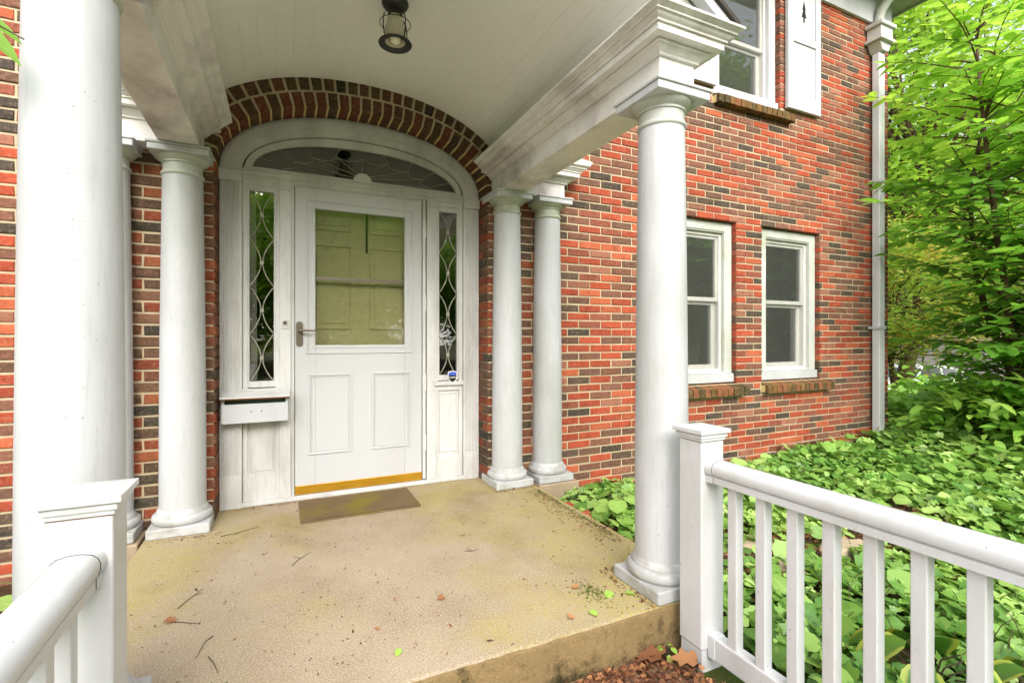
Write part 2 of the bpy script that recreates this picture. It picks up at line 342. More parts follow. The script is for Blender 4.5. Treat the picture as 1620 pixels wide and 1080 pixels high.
def one_leaf_mesh(name, mat, tm, lc):
    tv, tf, te = tm; me = bpy.data.meshes.new(name); me.from_pydata([tuple(p) for p in tv], [], [tuple(int(i) for i in f) for f in tf]); me.update(); me.shade_smooth()
    me.attributes.new('lc', 'FLOAT', 'POINT').data.foreach_set('value', [lc]*len(tv)); me.attributes.new('le', 'FLOAT', 'POINT').data.foreach_set('value', list(te))
    me.materials.append(mat); return me
def place_leaf(name, me, parent, p, nrm, d, s):
    X, Y, Z = frames(np.array([nrm], float), np.array([d], float))
    o = bpy.data.objects.new(name, me); col.objects.link(o)
    off = np.array(org[parent.name]) if parent is not None else np.zeros(3)
    m = Matrix(((X[0][0]*s, Y[0][0]*s, Z[0][0]*s, p[0]-off[0]), (X[0][1]*s, Y[0][1]*s, Z[0][1]*s, p[1]-off[1]), (X[0][2]*s, Y[0][2]*s, Z[0][2]*s, p[2]-off[2]), (0, 0, 0, 1)))
    if parent is not None: o.parent = parent
    o.matrix_local = m; org[o.name] = Vector(tuple(p)); return o

# ------------------------------------------------------------ setting: ground, path, drive
def ground_z(x, y):
    return -.19-1.16*smoothstep(8.5, 16, x)-.25*smoothstep(3, 12, -y-4)*0
g = MB(); xs = [-150, -60, -25, -12, -6, -3, 0, 3, 6, 7.5, 8.5, 9.5, 10.5, 11.5, 12.5, 13.5, 14.5, 15.5, 17, 25, 45, 90, 200]; ys = [-150, -60, -25, -12, -6, -3, 0, 3, 6, 10, 20, 40, 90, 200]
g.add([(x, y, ground_z(x, y)) for y in ys for x in xs], [(j*len(xs)+i, j*len(xs)+i+1, (j+1)*len(xs)+i+1, (j+1)*len(xs)+i) for j in range(len(ys)-1) for i in range(len(xs)-1)])
props(g.build('ground', M['soil'], smooth=60), kind='structure')
props(MB().box(-.33, 1.44, -2.7, -1.88, -.23, -.178).build('front_path', M['path']), kind='structure')
props(MB().box(-.45, 1.56, -14, -2.7, -.23, -.176).build('bounce_walkway', M['bounce_walk']), kind='structure')  # unseen pale walk, added to bounce light up into the porch
lw = MB(); lw.add([(x, y, -.186) for x, y in ((-9, -14), (-.45, -14), (-.45, -2.3), (-9, -2.3))], [(0, 1, 2, 3)]); lw.add([(x, y, -.186) for x, y in ((1.6, -14), (12, -14), (12, -4.7), (1.6, -4.7))], [(0, 1, 2, 3)])
props(lw.build('bounce_lawn', M['bounce_lawn']), kind='structure')  # out-of-view grass, added as a bounce surface for the porch light
dv = MB(); dv.add([(15.5, -30, -1.345), (34, -30, -1.345), (34, 40, -1.345), (15.5, 40, -1.345)], [(0, 1, 2, 3)])
props(dv.build('street', M['drive']), kind='structure')

# porch slab with a worn front edge
SX0, SX1, SY0, SY1 = -.67, 1.72, -1.89, .24
sl = MB(); nx, ny = 60, 2
rr = random.Random(3)
edge = [(SX0+(SX1-SX0)*i/nx, SY0+rr.uniform(-.003, .006)) for i in range(nx+1)]
vs = []
for x, y in edge: vs.append((x, y, -.26))
for x, y in edge: vs.append((x, y, -.022+rr.uniform(-.004, .002)))
for x, y in edge: vs.append((x, y+.006, -.007))
for x, y in edge: vs.append((x, y+.022+rr.uniform(-.003, .004), 0))
for x, y in edge: vs.append((x, SY1, 0))
w = nx+1; fs = [(j*w+i, j*w+i+1, (j+1)*w+i+1, (j+1)*w+i) for j in range(4) for i in range(nx)]
me_sl = sl.add(vs, fs)
sl.add([(SX0, SY0+.02, -.26), (SX0, SY0+.02, 0), (SX0, SY1, 0), (SX0, SY1, -.26)], [(0, 1, 2, 3)]); sl.add([(SX1, SY0+.02, -.26), (SX1, SY1, -.26), (SX1, SY1, 0), (SX1, SY0+.02, 0)], [(0, 1, 2, 3)])
slab = props(sl.build('porch_slab', M['concrete'], smooth=50), kind='structure')
slab.data.materials.append(M['concrete_edge'])
for p in slab.data.polygons:
    if abs(p.normal.z) < .6: p.material_index = 1

# ------------------------------------------------------------ house
house = thing('brick_house', (3, 0, -.19), 'red brick house with white arched front entrance, windows and downspout', 'house')
AX, ASPR, AA, AB, AN = .53, 2.18, .885, .448, 2.15
def sup(a, b, t, n=AN, cx=AX, cz=ASPR):
    ct, st = math.cos(t), math.sin(t)
    return (cx+a*math.copysign(abs(ct)**(2/n), ct), cz+b*abs(st)**(2/n))
def arch_curve(a, b, n=64, cx=AX, cz=ASPR):   # from right springing to left springing
    pts = [sup(a, b, math.pi*i/400, cx=cx, cz=cz) for i in range(401)]
    L = [0]
    for i in range(400): L.append(L[-1]+math.dist(pts[i], pts[i+1]))
    out = []; j = 0
    for k in range(n+1):
        s = L[-1]*k/n
        while j < 399 and L[j+1] < s: j += 1
        u = (s-L[j])/(L[j+1]-L[j]+1e-12); out.append((pts[j][0]+u*(pts[j+1][0]-pts[j][0]), pts[j][1]+u*(pts[j+1][1]-pts[j][1])))
    return out
def normals2(c):
    out = []
    for i in range(len(c)):
        a = c[max(0, i-1)]; b = c[min(len(c)-1, i+1)]; dx, dz = b[0]-a[0], b[1]-a[1]; l = math.hypot(dx, dz); out.append((dz/l, -dx/l))
    out[0] = (1, 0); out[-1] = (-1, 0); return out
def offset(c, d): return [(p[0]+n[0]*d, p[1]+n[1]*d) for p, n in zip(c, normals2(c))]
INTR = arch_curve(AA, AB)
WX0, WX1, WZ0, WZ1 = -4.0, 6.64, -.30, 4.80
OPEN = [(3.14, 4.064, .66, 2.232), (4.43, 5.352, .66, 2.232), (3.765, 4.705, 3.455, 5.2)]   # windows x0 x1 z0 z1
SILLS = [(3.05, 4.16, .54, .66), (4.42, 5.49, .54, .66), (3.745, 4.845, 3.335, 3.455)]
EXTR = offset(INTR, .205)
def arch_half(z):                       # half width of the arch void plus its two brick rings
    if z <= ASPR: return AA
    if z >= EXTR[32][1]: return 0
    best = 0
    for x, zz in EXTR[:33]:
        if zz >= z: best = max(best, x-AX)
    return best
# mortar backing: cells between all opening edges, arch cut as a polygon band
e = .012
mb = MB()
cuts = [(a-e, b+e, c-e, d+e) for a, b, c, d in OPEN]
def cell_backing(x0, x1, z0, z1, holes):
    xs = sorted({x0, x1, *[min(max(h[i], x0), x1) for h in holes for i in (0, 1)]}); zs = sorted({z0, z1, *[min(max(h[i], z0), z1) for h in holes for i in (2, 3)]})
    for i in range(len(xs)-1):
        for j in range(len(zs)-1):
            xm, zm = (xs[i]+xs[i+1])/2, (zs[j]+zs[j+1])/2
            if not any(h[0] < xm < h[1] and h[2] < zm < h[3] for h in holes): mb.box(xs[i], xs[i+1], .007, .22, zs[j], zs[j+1])
cell_backing(WX0, AX-AA-e, WZ0, ASPR, []); cell_backing(AX+AA+e, 2.8, WZ0, ASPR, [])
cell_backing(2.8, WX1-.012, WZ0, WZ1+.4, cuts); cell_backing(WX0, AX-1.35, ASPR, WZ1+.4, []); cell_backing(AX+1.35, 2.8, ASPR, WZ1+.4, []); cell_backing(AX-1.35, AX+1.35, 2.95, WZ1+.4, [])
inner = offset(INTR, e); outer = []
for x, z in inner:                       # project to the box 2.7 wide, up to 2.95
    dx, dz = x-AX, z-ASPR; t = min(1.35/abs(dx) if abs(dx) > 1e-6 else 9e9, .77/dz if dz > 1e-6 else 9e9); outer.append((AX+dx*t, ASPR+dz*t))
mb.band(inner, outer, .007, .22)
mb.box(AX-AA-.3, AX+AA+.3, .22, .30, WZ0, 0)
wall = mb.build('wall', M['mortar'], house)
# bricks
CO, PI_, JT, Z0 = .066, .2185, .0115, -.012
def chamfer_brick(l, h, d, jit, r):
    c = .0045; f = lambda: r.uniform(-jit, jit)
    V = [(-l/2, d, -h/2), (l/2, d, -h/2), (l/2, d, h/2), (-l/2, d, h/2)]
    V += [(x*l/2+f(), c+f()*.3, z*h/2+f()) for x, z in ((-1, -1), (1, -1), (1, 1), (-1, 1))]
    V += [(x*(l/2-c)+f()*.6, f()*.7, z*(h/2-c)+f()*.6) for x, z in ((-1, -1), (1, -1), (1, 1), (-1, 1))]
    F = [(8, 9, 10, 11)]+[(4+i, 4+(i+1) % 4, 8+(i+1) % 4, 8+i) for i in range(4)]+[(i, (i+1) % 4, 4+(i+1) % 4, 4+i) for i in range(4)]
    return V, F
BL, BH = PI_-JT, CO-JT
rb = random.Random(21)
brick_meshes = []
for q in range(6):
    V, F = chamfer_brick(BL, BH, .05, .0024, rb); me = bpy.data.meshes.new('brick'); me.from_pydata(V, [], F); me.update(); me.materials.append(M['brick_o']); brick_meshes.append(me)
deep_meshes = {}
def deep_mesh(d):
    if d not in deep_meshes:
        V, F = chamfer_brick(BL, BH, d, .0024, rb); me = bpy.data.meshes.new('brick'); me.from_pydata(V, [], F); me.update(); me.materials.append(M['brick_o']); deep_meshes[d] = me
    return deep_meshes[d]
bricks = []      # x0 x1 zc depth yfront
kmin, kmax = int((WZ0-Z0)/CO), int((WZ1-Z0)/CO)
for kk in range(kmin, kmax+1):
    za, zb = Z0+kk*CO, Z0+(kk+1)*CO; zc_ = (za+zb)/2
    if zb > WZ1+.03: continue
    holes = []
    if zc_ < EXTR[32][1]:
        hw = max(arch_half(za+.002), arch_half(zb-.002)) if zc_ > ASPR else AA
        if hw > 0: holes.append((AX-hw, AX+hw, 'arch' if zc_ < ASPR else 'ring'))
    for a, b, c0, d0 in OPEN:
        if c0 < zc_ < d0: holes.append((a, b, 'win'))
    for a, b, c0, d0 in SILLS:
        if c0 < zc_ < d0: holes.append((a, b, 'sill'))
    holes.sort(); merged = []
    for h in holes:
        if merged and h[0] < merged[-1][1]: merged[-1] = (merged[-1][0], max(h[1], merged[-1][1]), h[2])
        else: merged.append(h)
    free = []; cur = (WX0, None)
    for a, b, t in merged: free.append((cur[0], a, cur[1], t)); cur = (b, t)
    free.append((cur[0], WX1, cur[1], 'corner'))
    ph = (kk % 2)*PI_/2+.05
    for fa, fb, ta, tb in free:
        js = []; x = ph+math.ceil((fa-ph)/PI_)*PI_
        while x < fb:
            if x-fa > .05 and fb-x > .05: js.append(x)
            x += PI_
        ends_ = [(fa, 0)]+[(j, JT/2) for j in js]+[(fb, 0)]
        if fb-fa < .03: continue
        for (xa, ga), (xb, gb) in zip(ends_[:-1], ends_[1:]):
            a, b = xa+ga, xb-gb
            if ga == 0 and ta == 'sill': a += JT
            if gb == 0 and tb == 'sill': b -= JT
            atl = ga == 0 and ta in ('arch', 'win'); atr = gb == 0 and tb in ('arch', 'win')
            if atl or atr:
                dep = .2 if 'arch' in (ta if atl else '', tb if atr else '') else .1
                if dep == .2 and kk % 2 == 0:
                    bricks.append((a, b, zc_, .095, 0)); L_ = min(b-a, .1); bricks.append((a, a+L_, zc_, .095, .107) if atl else (b-L_, b, zc_, .095, .107))
                else: bricks.append((a, b, zc_, dep, 0))
            else: bricks.append((a, b, zc_, .05, 0))
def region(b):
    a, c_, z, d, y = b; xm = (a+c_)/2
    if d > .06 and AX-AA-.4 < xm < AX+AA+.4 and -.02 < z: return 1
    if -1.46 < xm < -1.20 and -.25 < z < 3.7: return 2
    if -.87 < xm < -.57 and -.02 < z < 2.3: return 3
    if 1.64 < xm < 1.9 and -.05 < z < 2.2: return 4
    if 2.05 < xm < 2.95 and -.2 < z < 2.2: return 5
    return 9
order = sorted(range(len(bricks)), key=lambda i: (region(bricks[i]), bricks[i][0], bricks[i][2]))
single = set([i for i in order if region(bricks[i]) < 9][:300])
fv, ff, fc = [], [], []
for i, (a, b, z, d, y) in enumerate(bricks):
    cl = brick_colour(rb); jy = rb.uniform(-.002, .0025)
    if region(bricks[i]) in (1, 3, 4): cl = (cl[0]*.62+.012, cl[1]*.74+.008, cl[2]*.72+.004, 1)  # porch shade and dirt both put into the colour of sheltered bricks
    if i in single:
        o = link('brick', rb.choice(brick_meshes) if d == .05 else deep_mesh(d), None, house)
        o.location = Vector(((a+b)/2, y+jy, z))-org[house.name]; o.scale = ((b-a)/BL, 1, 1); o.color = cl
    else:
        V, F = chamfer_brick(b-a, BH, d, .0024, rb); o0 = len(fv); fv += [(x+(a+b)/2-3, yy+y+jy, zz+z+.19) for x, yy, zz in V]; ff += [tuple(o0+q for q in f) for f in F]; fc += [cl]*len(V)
# end wall bricks (east side)
for kk in range(kmin, kmax+1):
    zc_ = Z0+(kk+.5)*CO
    if zc_ > WZ1-.02: continue
    y = .02 if kk % 2 else .02-.1
    while y < 3.2:
        a, b = max(y, .06), y+BL
        V, F = chamfer_brick(b-a, BH, .05, .0016, rb); o0 = len(fv); cl = brick_colour(rb)
        fv += [(WX1-yy-3, x+(a+b)/2, zz+zc_+.19) for x, yy, zz in V]; ff += [tuple(o0+q for q in f) for f in F]; fc += [cl]*len(V)
        y += PI_
me = bpy.data.meshes.new('brick_field'); me.from_pydata(fv, [], ff); me.update()
at = me.color_attributes.new('bcol', 'FLOAT_COLOR', 'POINT'); at.data.foreach_set('color', np.array(fc, np.float32).reshape(-1))
link('brick_field', me, M['brick_a'], house)['kind'] = 'stuff'
MB().box(WX1-.25, WX1-.010, .221, 9, WZ0, WZ1+.4).build('side_wall', M['mortar'], house)
# rings of the arch: every voussoir its own piece
arch = MB()
arch.band(offset(INTR, .006), offset(INTR, .19), .014, .196); arch_o = arch.build('brick_arch', M['mortar_arch'], house)
def voussoir(c, nr, i0, i1, r0, r1, y0, y1):
    g_ = .112; out = []
    def pt(s, r):
        j = min(int(s), len(c)-2); u = s-j; x = c[j][0]*(1-u)+c[j+1][0]*u; z = c[j][1]*(1-u)+c[j+1][1]*u; n_ = (nr[j][0]*(1-u)+nr[j+1][0]*u, nr[j][1]*(1-u)+nr[j+1][1]*u); l = math.hypot(*n_)
        return (x+n_[0]/l*r, z+n_[1]/l*r)
    s0 = i0+(i1-i0)*g_; s1 = i1-(i1-i0)*g_; j = lambda: rb.uniform(-.002, .002); m = MB()
    P = [pt(s0, r0+j()), pt(s1, r0+j()), pt(s1, r1+j()), pt(s0, r1+j())]; cx = sum(p[0] for p in P)/4; cz = sum(p[1] for p in P)/4; c_ = .94
    Q = [(cx+(x-cx)*c_, cz+(z-cz)*c_) for x, z in P]; yf = y0+rb.uniform(-.002, .003)
    m.add([(x, yf, z) for x, z in Q]+[(x, yf+.004, z) for x, z in P]+[(x, y1, z) for x, z in P],
          [(3, 2, 1, 0)]+[(i, (i+1) % 4, 4+(i+1) % 4, 4+i) for i in range(4)]+[(4+i, 4+(i+1) % 4, 8+(i+1) % 4, 8+i) for i in range(4)]+[(8, 9, 10, 11)])
    return m
nr = normals2(INTR); NV = 31
for i in range(NV):
    for (r0, r1, y0_, y1, sh) in ((0, .094, -.002, .2, 0), (.110, .2, -.002, .11, .2)):
        a0, a1 = 64*(i+sh)/NV, min(64, 64*(i+1+sh)/NV)
        o = voussoir(INTR, nr, a0, a1, r0, r1, y0_, y1).build('brick', M['brick_o'], arch_o)
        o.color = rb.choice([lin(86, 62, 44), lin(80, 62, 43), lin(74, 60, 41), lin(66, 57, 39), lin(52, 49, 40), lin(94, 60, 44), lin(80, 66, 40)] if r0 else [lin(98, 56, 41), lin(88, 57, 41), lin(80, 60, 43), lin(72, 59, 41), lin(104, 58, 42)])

# window builder ------------------------------------------------
def rect_frame(m, x0, x1, z0, z1, w, y0, y1, wb=None, wt=None):
    wb = w if wb is None else wb; wt = w if wt is None else wt
    m.box(x0, x0+w, y0, y1, z0, z1); m.box(x1-w, x1, y0, y1, z0, z1); m.box(x0+w, x1-w, y0, y1, z0, z0+wb); m.box(x0+w, x1-w, y0, y1, z1-wt, z1); return m
def window(x0, x1, z0, z1, zmid, mat, upper=False):
    m = MB(); cw = .115
    rect_frame(m, x0+.004, x1-.004, z0+.09, z1-.004, cw, .055, .12, wb=.002, wt=.10)
    m.box(x0+.03, x0+cw+.001, .045, .055, z0+.1, z1-.04); m.box(x1-cw-.001, x1-.03, .045, .055, z0+.1, z1-.04); m.box(x0+cw+.002, x1-cw-.002, .045, .055, z1-.09, z1-.04)
    o = m.build('window', mat, house, bevel=.004)
    s = MB().box(x0+.002, x1-.002, (.028 if not upper else .02), .13, z0+.004, z0+.088); s.box(x0+.05, x1-.05, .03, .13, z0+.088, z0+.105); s.build('sill', M['white'], o, bevel=.005)
    ix0, ix1, iz0, iz1 = x0+cw, x1-cw, z0+.10, z1-.105
    j = rect_frame(MB(), ix0, ix1, iz0, iz1, .03, .085, .19); j.build('jamb', M['grey_sash'], o, bevel=.002)
    su = rect_frame(MB(), ix0+.028, ix1-.028, zmid-.02, iz1-.026, .035, .10, .135, wb=.04); su.build('upper_sash', M['grey_sash'], o, bevel=.003)
    sd = rect_frame(MB(), ix0+.028, ix1-.028, iz0+.02, zmid-.021, .05, .137, .172, wb=.055, wt=.03); sd.build('lower_sash', M['grey_sash'], o, bevel=.003)
    for za, zb, yy in ((zmid+.015, iz1-.055, .118), (iz0+.07, zmid-.045, .155)):
        MB().add([(ix0+.055, yy, za), (ix1-.055, yy, za), (ix1-.055, yy, zb), (ix0+.055, yy, zb)], [(0, 1, 2, 3)]).build('pane', M['glass'], o)
    MB().add([(ix0+.03, .097, iz0+.03), (ix1-.03, .097, iz0+.03), (ix1-.03, .097, iz1-.03), (ix0+.03, .097, iz1-.03)], [(0, 1, 2, 3)]).build('screen', M['screen'], o)
    return o
window(*OPEN[0], 1.475, M['algae']); window(*OPEN[1], 1.475, M['algae']); window(3.765, 4.705, 3.455, 5.18, 4.09, M['white'], True)
for (a, b, c0, d0) in SILLS:
    so = MB().box(a+.004, b-.004, -.04, .05, c0+.008, d0-.042).build('window_sill', M['mortar_arch'], house)
    n = round((b-a)/.072)
    for i in range(n):
        xa = a+(b-a)*i/n+.005; xb = a+(b-a)*(i+1)/n-.005; y0 = -.08+rb.uniform(-.004, .004)
        m = MB().prism_x([(y0, c0+.004), (.06, c0+.004), (.06, d0), (y0+.004, d0-.042), (y0, d0-.047)], xa, xb)
        o = m.build('brick', M['brick_o'], so); o.color = rb.choice([lin(116, 86, 48), lin(104, 80, 44), lin(88, 72, 42), lin(74, 66, 42), lin(124, 80, 50)])
# shutters on the upper window
for x0, x1 in ((3.215, 3.745), (4.765, 5.295)):
    zb, zt = 3.49, 5.15
    m = rect_frame(MB(), x0, x1, zb, zt, .085, -.05, -.012, wb=.17, wt=.1); m.box(x0+.085, x1-.085, -.05, -.012, 4.20, 4.28)
    xm = (x0+x1)/2
    sh = m.build('shutter', M['white'], house, bevel=.003)
    MB().box(x0+.085, x1-.085, -.036, -.014, zb+.17, 4.20).build('panel', M['white'], sh)
    MB().box(x0+.085, x1-.085, -.036, -.014, 4.28, zt-.1).build('panel', M['white'], sh)
    t0 = 4.44       # pine-tree cut-out, dark where it opens
    MB().prism([(xm-.011, t0), (xm+.011, t0), (xm+.011, t0+.05), (xm+.038, t0+.05), (xm+.014, t0+.13), (xm+.026, t0+.13), (xm, t0+.23), (xm-.026, t0+.13), (xm-.014, t0+.13), (xm-.038, t0+.05), (xm-.011, t0+.05)], -.0385, -.03).build('tree_cutout', M['dark'], sh)
# eaves
fr = MB().box(WX0, WX1+.012, -.035, .0, WZ1-.02, 5.16).build('frieze_board', M['white'], house, bevel=.004)
MB().box(WX1-.03, WX1+.045, .001, 9, WZ1-.02, 5.16).build('frieze_board', M['white'], house)
MB().box(WX0-.3, 7.0, -.52, 9.3, 5.162, 5.20).build('soffit', M['algae'], house)
m = MB().box(WX0-.3, 7.02, -.545, -.522, 5.14, 5.33); m.box(7.002, 7.03, -.52, 9.3, 5.14, 5.33); m.build('fascia', M['algae'], house)
MB().add([(WX0-.35, -.6, 5.33), (7.08, -.6, 5.33), (7.08, 9.4, 5.33), (WX0-.35, 9.4, 5.33), (WX0+3, 4.4, 7.6), (4, 4.4, 7.6)], [(0, 1, 5, 4), (1, 2, 5), (2, 3, 4, 5), (3, 0, 4), (3, 2, 1, 0)]).build('roof', M['shingle'], house)
# interior volumes so the glass looks into rooms
m = MB(); m.box(WX0, WX1-.26, 4.5, 4.6, -.2, 5.1); m.box(WX0, WX1-.26, .23, 4.5, 5.05, 5.1); m.box(WX0, WX1-.26, .31, 4.5, 2.86, 2.98); m.box(WX0, WX1-.26, .23, 4.5, -.3, -.2); m.box(WX0-.1, WX0, .0, 4.6, -.3, 5.1); m.box(2.2, 2.3, .31, 4.5, -.2, 2.86); m.box(-1.3, -1.2, .31, 4.5, -.2, 2.86)
m.build('interior', M['room'], house)
# downspout
ds = MB(); ds.box(6.25, 6.36, -.115, -.03, -.06, 4.40); dso = ds.build('downspout', M['vinyl'], house, bevel=.012)
dh = MB(); dh.prism([(6.25, 4.40), (6.36, 4.40), (6.42, 4.50), (6.19, 4.50)], -.15, -.012); dh.box(6.15, 6.46, -.19, -.005, 4.50, 4.535); dh.box(6.19, 6.42, -.165, -.008, 4.535, 4.67); dh.box(6.16, 6.45, -.19, -.005, 4.67, 4.715)
dh.build('conductor_head', M['algae'], dso, bevel=.006)
MB().tube([(6.305, -.08, 4.70), (6.305, -.08, 4.80), (6.31, -.10, 4.89), (6.33, -.16, 4.98), (6.37, -.28, 5.07), (6.41, -.40, 5.13), (6.43, -.50, 5.165)], [.05]*7, 12).build('elbow', M['algae'], dso, smooth=40)
for z in (1.2, 2.9): MB().box(6.235, 6.375, -.122, -.001, z, z+.03).build('strap', M['white'], dso)

# entrance: casing, fanlight, sidelights, storm door ------------------------
Yd = .2
es = MB()
oc = arch_curve(AA-.003, AB-.003); gc = arch_curve(.757, .313, cz=2.182)
es.band(arch_curve(.757, .313, cz=2.182), oc, Yd-.03, Yd+.06)
es.band(arch_curve(.80, .36, cz=2.182), arch_curve(.865, .428), Yd-.042, Yd-.03)
ent = es.build('door_surround', M['trim'], house, smooth=40)
for sx in (-1, 1):
    xa, xb = sorted((AX+sx*.757, AX+sx*.882)); m = MB()
    m.box(xa, xb, Yd-.03, Yd+.06, .0, 2.18); n = 9
    for i in range(n):
        xx = xa+.014+(xb-xa-.028)*i/(n-1); m.box(xx-.0038, xx+.0038, Yd-.036, Yd-.03, .22, 2.10)
    m.box(xa-.004, xb+.002, Yd-.045, Yd-.03, 2.105, 2.18); m.box(xa-.004, xb+.002, Yd-.05, Yd-.045, 2.15, 2.175)
    m.build('fluted_pilaster', M['trim'], ent, bevel=.002)
    xm = AX+sx*.502; m = MB(); m.box(xm-.034, xm+.034, Yd-.02, Yd+.06, .03, 2.19); m.box(xm-.04, xm+.04, Yd-.03, Yd-.02, 2.085, 2.10); m.box(xm-.046, xm+.046, Yd-.034, Yd-.02, 2.155, 2.19); m.build('mullion_post', M['trim'], ent, bevel=.003)
m = MB(); m.box(AX-.757, AX+.757, Yd-.012, Yd+.06, 2.135, 2.205); m.box(AX-.757, AX+.757, Yd-.026, Yd-.012, 2.168, 2.186); m.box(AX-.757, AX+.757, Yd-.018, Yd-.012, 2.14, 2.15); m.build('transom_bar', M['trim'], ent, bevel=.003)
m = MB(); m.box(AX-.882, AX+.882, Yd-.028, Yd+.06, 0.002, .03); m.build('threshold', M['trim'], ent, bevel=.003)
# fanlight
fl = MB(); fl.band(arch_curve(.70, .236, cz=2.205), arch_curve(.745, .301, cz=2.188), Yd-.01, Yd+.05); fl.box(AX-.745, AX+.745, Yd-.005, Yd+.05, 2.205, 2.222)
MB().band(arch_curve(.742, .298, cz=2.188), arch_curve(.760, .316, cz=2.182), Yd-.002, Yd+.02).build('shadow_gap', M['dark'], ent)
flo = fl.build('fanlight', M['trim'], ent and house, smooth=40)
MB().prism(list(reversed(arch_curve(.72, .25, cz=2.205))), Yd+.02, Yd+.024).build('pane', M['fan_glass'], flo)
hub = MB(); hub.prism([(AX+.065*math.cos(math.pi*i/16), 2.205+.065*math.sin(math.pi*i/16)) for i in range(17)], Yd-.02, Yd+.012); hub.build('hub', M['trim'], flo, smooth=40)
cm = MB(); ends = []
for i in range(9):
    t = math.pi*(i+.5)/9; ex, ez = sup(.52, .17, t, 2, AX, 2.21); cm.tube([(AX+.06*math.cos(t), Yd+.014, 2.21+.06*math.sin(t)), (ex, Yd+.014, ez)], .0022, 6); ends.append((ex, ez, t))
for (x0, z0, t0), (x1, z1, t1) in zip(ends[:-1], ends[1:]):
    tm_ = (t0+t1)/2; q = sup(.43, .135, tm_, 2, AX, 2.21); cm.tube([(x0+(x1-x0)*u+(q[0]-(x0+x1)/2)*4*u*(1-u)*.7, Yd+.014, z0+(z1-z0)*u+(q[1]-(z0+z1)/2)*4*u*(1-u)*.7) for u in [i/8 for i in range(9)]], .0022, 6)
    p = sup(.70, .236, tm_, AN, AX, 2.205)
    for (xa, za) in (((x0, z0),) if t0 < math.pi/2 else ((x1, z1),)): cm.tube([(xa+(p[0]-xa)*u, Yd+.014, za+(p[1]-za)*(u**.6)) for u in [i/6 for i in range(7)]], .0022, 6)
cm.build('lead_came', M['came'], flo, smooth=40)
# sidelights
for sx in (-1, 1):
    cx = AX+sx*.643; gx0, gx1, gz0, gz1 = cx-.074, cx+.074, .808, 2.07
    m = rect_frame(MB(), cx-.112, cx+.112, .765, 2.135, .03, Yd-.005, Yd+.05, wb=.002, wt=.03); rect_frame(m, cx-.1, cx+.1, .772, 2.12, .028, Yd+.004, Yd+.045, wb=.04, wt=.052)
    slo = m.build('sidelight', M['trim'], house, bevel=.003)
    MB().add([(gx0, Yd+.025, gz0), (gx1, Yd+.025, gz0), (gx1, Yd+.025, gz1), (gx0, Yd+.025, gz1)], [(0, 1, 2, 3)]).build('pane', M['glass'], slo)
    cm = MB(); per = (gz1-gz0)/4
    for q in range(4):
        zn = gz0+per*(q+.5)
        for s in (-1, 1):
            for d in (-1, 1): cm.tube([(cx+s*(.005+.069*u**1.9), Yd+.018, zn+d*per*.5*u) for u in [i/10 for i in range(11)]], .0036, 6)
        cm.box(cx-.011, cx+.011, Yd+.011, Yd+.024, zn-.012, zn+.012)
    cm.build('lead_came', M['came'], slo, smooth=40)
    m = MB(); m.box(cx-.112, cx+.112, Yd+.012, Yd+.05, .03, .735); m.box(cx-.118, cx+.118, Yd-.022, Yd+.05, .735, .767); rect_frame(m, cx-.112, cx+.112, .03, .735, .03, Yd-.002, Yd+.012, wb=.16, wt=.04)
    rect_frame(m, cx-.07, cx+.07, .22, .675, .006, Yd+.006, Yd+.0125); m.build('base_panel', M['trim'], slo, bevel=.002)
    MB().add([(cx-.075, Yd+.12, .8), (cx-.03, Yd+.13, .8), (cx-.04, Yd+.12, 2.07), (cx-.075, Yd+.13, 2.07)], [(0, 1, 2, 3)]).build('curtain', M['curtain'], slo)
# storm door
DX0, DX1, DZ0, DZ1 = .088, .963, .045, 2.128
m = MB(); gx0, gx1, gz0, gz1 = .217, .838, 1.048, 1.989
rect_frame(m, DX0, DX1, DZ0, DZ1, gx0-DX0, Yd+.0, Yd+.035, wb=gz0-DZ0, wt=DZ1-gz1)
sd = m.build('storm_door', M['door'], house, bevel=.003)
rect_frame(MB(), .158, .898, .988, 2.048, .012, Yd-.007, Yd).build('glazing_bead', M['door'], sd, bevel=.003)
rect_frame(MB(), gx0-.022, gx1+.022, gz0-.022, gz1+.022, .022, Yd-.004, Yd+.01).build('glazing_bead', M['door'], sd, bevel=.004)
MB().box(gx0, gx1, Yd+.006, Yd+.02, 1.502, 1.522).build('meeting_rail', M['pewter'], sd)
for za, zb in ((gz0, 1.503), (1.521, gz1)): MB().add([(gx0, Yd+.014, za), (gx1, Yd+.014, za), (gx1, Yd+.014, zb), (gx0, Yd+.014, zb)], [(0, 1, 2, 3)]).build('pane', M['door_glass'], sd)
for a, b in ((.169, .457), (.595, .878)):
    m = rect_frame(MB(), a, b, .296, .85, .014, Yd-.008, Yd); rect_frame(m, a+.02, b-.02, .318, .828, .006, Yd-.004, Yd); m.build('panel_moulding', M['door'], sd, bevel=.003)
MB().box(DX0, DX1, Yd-.006, Yd+.03, .034, .092).build('door_sweep', M['brass'], sd, bevel=.002)
m = MB(); hc = .116
m.add(*(lambda pl: ([(x, Yd-.008, z) for x, z in pl]+[(x, Yd, z) for x, z in pl], [tuple(range(len(pl)))]+[(i, i+len(pl), (i+1) % len(pl)+len(pl), (i+1) % len(pl)) for i in range(len(pl))]))(
    [(hc+.022*math.cos(t), (1.062 if math.sin(t) < 0 else 1.188)+.022*math.sin(t)) for t in [2*math.pi*i/24 for i in range(24)]]))
m.tube([(hc, Yd-.005, 1.15), (hc, Yd-.05, 1.15), (hc+.02, Yd-.058, 1.15), (hc+.115, Yd-.055, 1.147)], [.009, .009, .008, .005], 10); m.build('handle', M['pewter'], sd, smooth=40)
m = MB(); m.box(.968, .99, Yd-.012, Yd+.03, .04, 2.13)
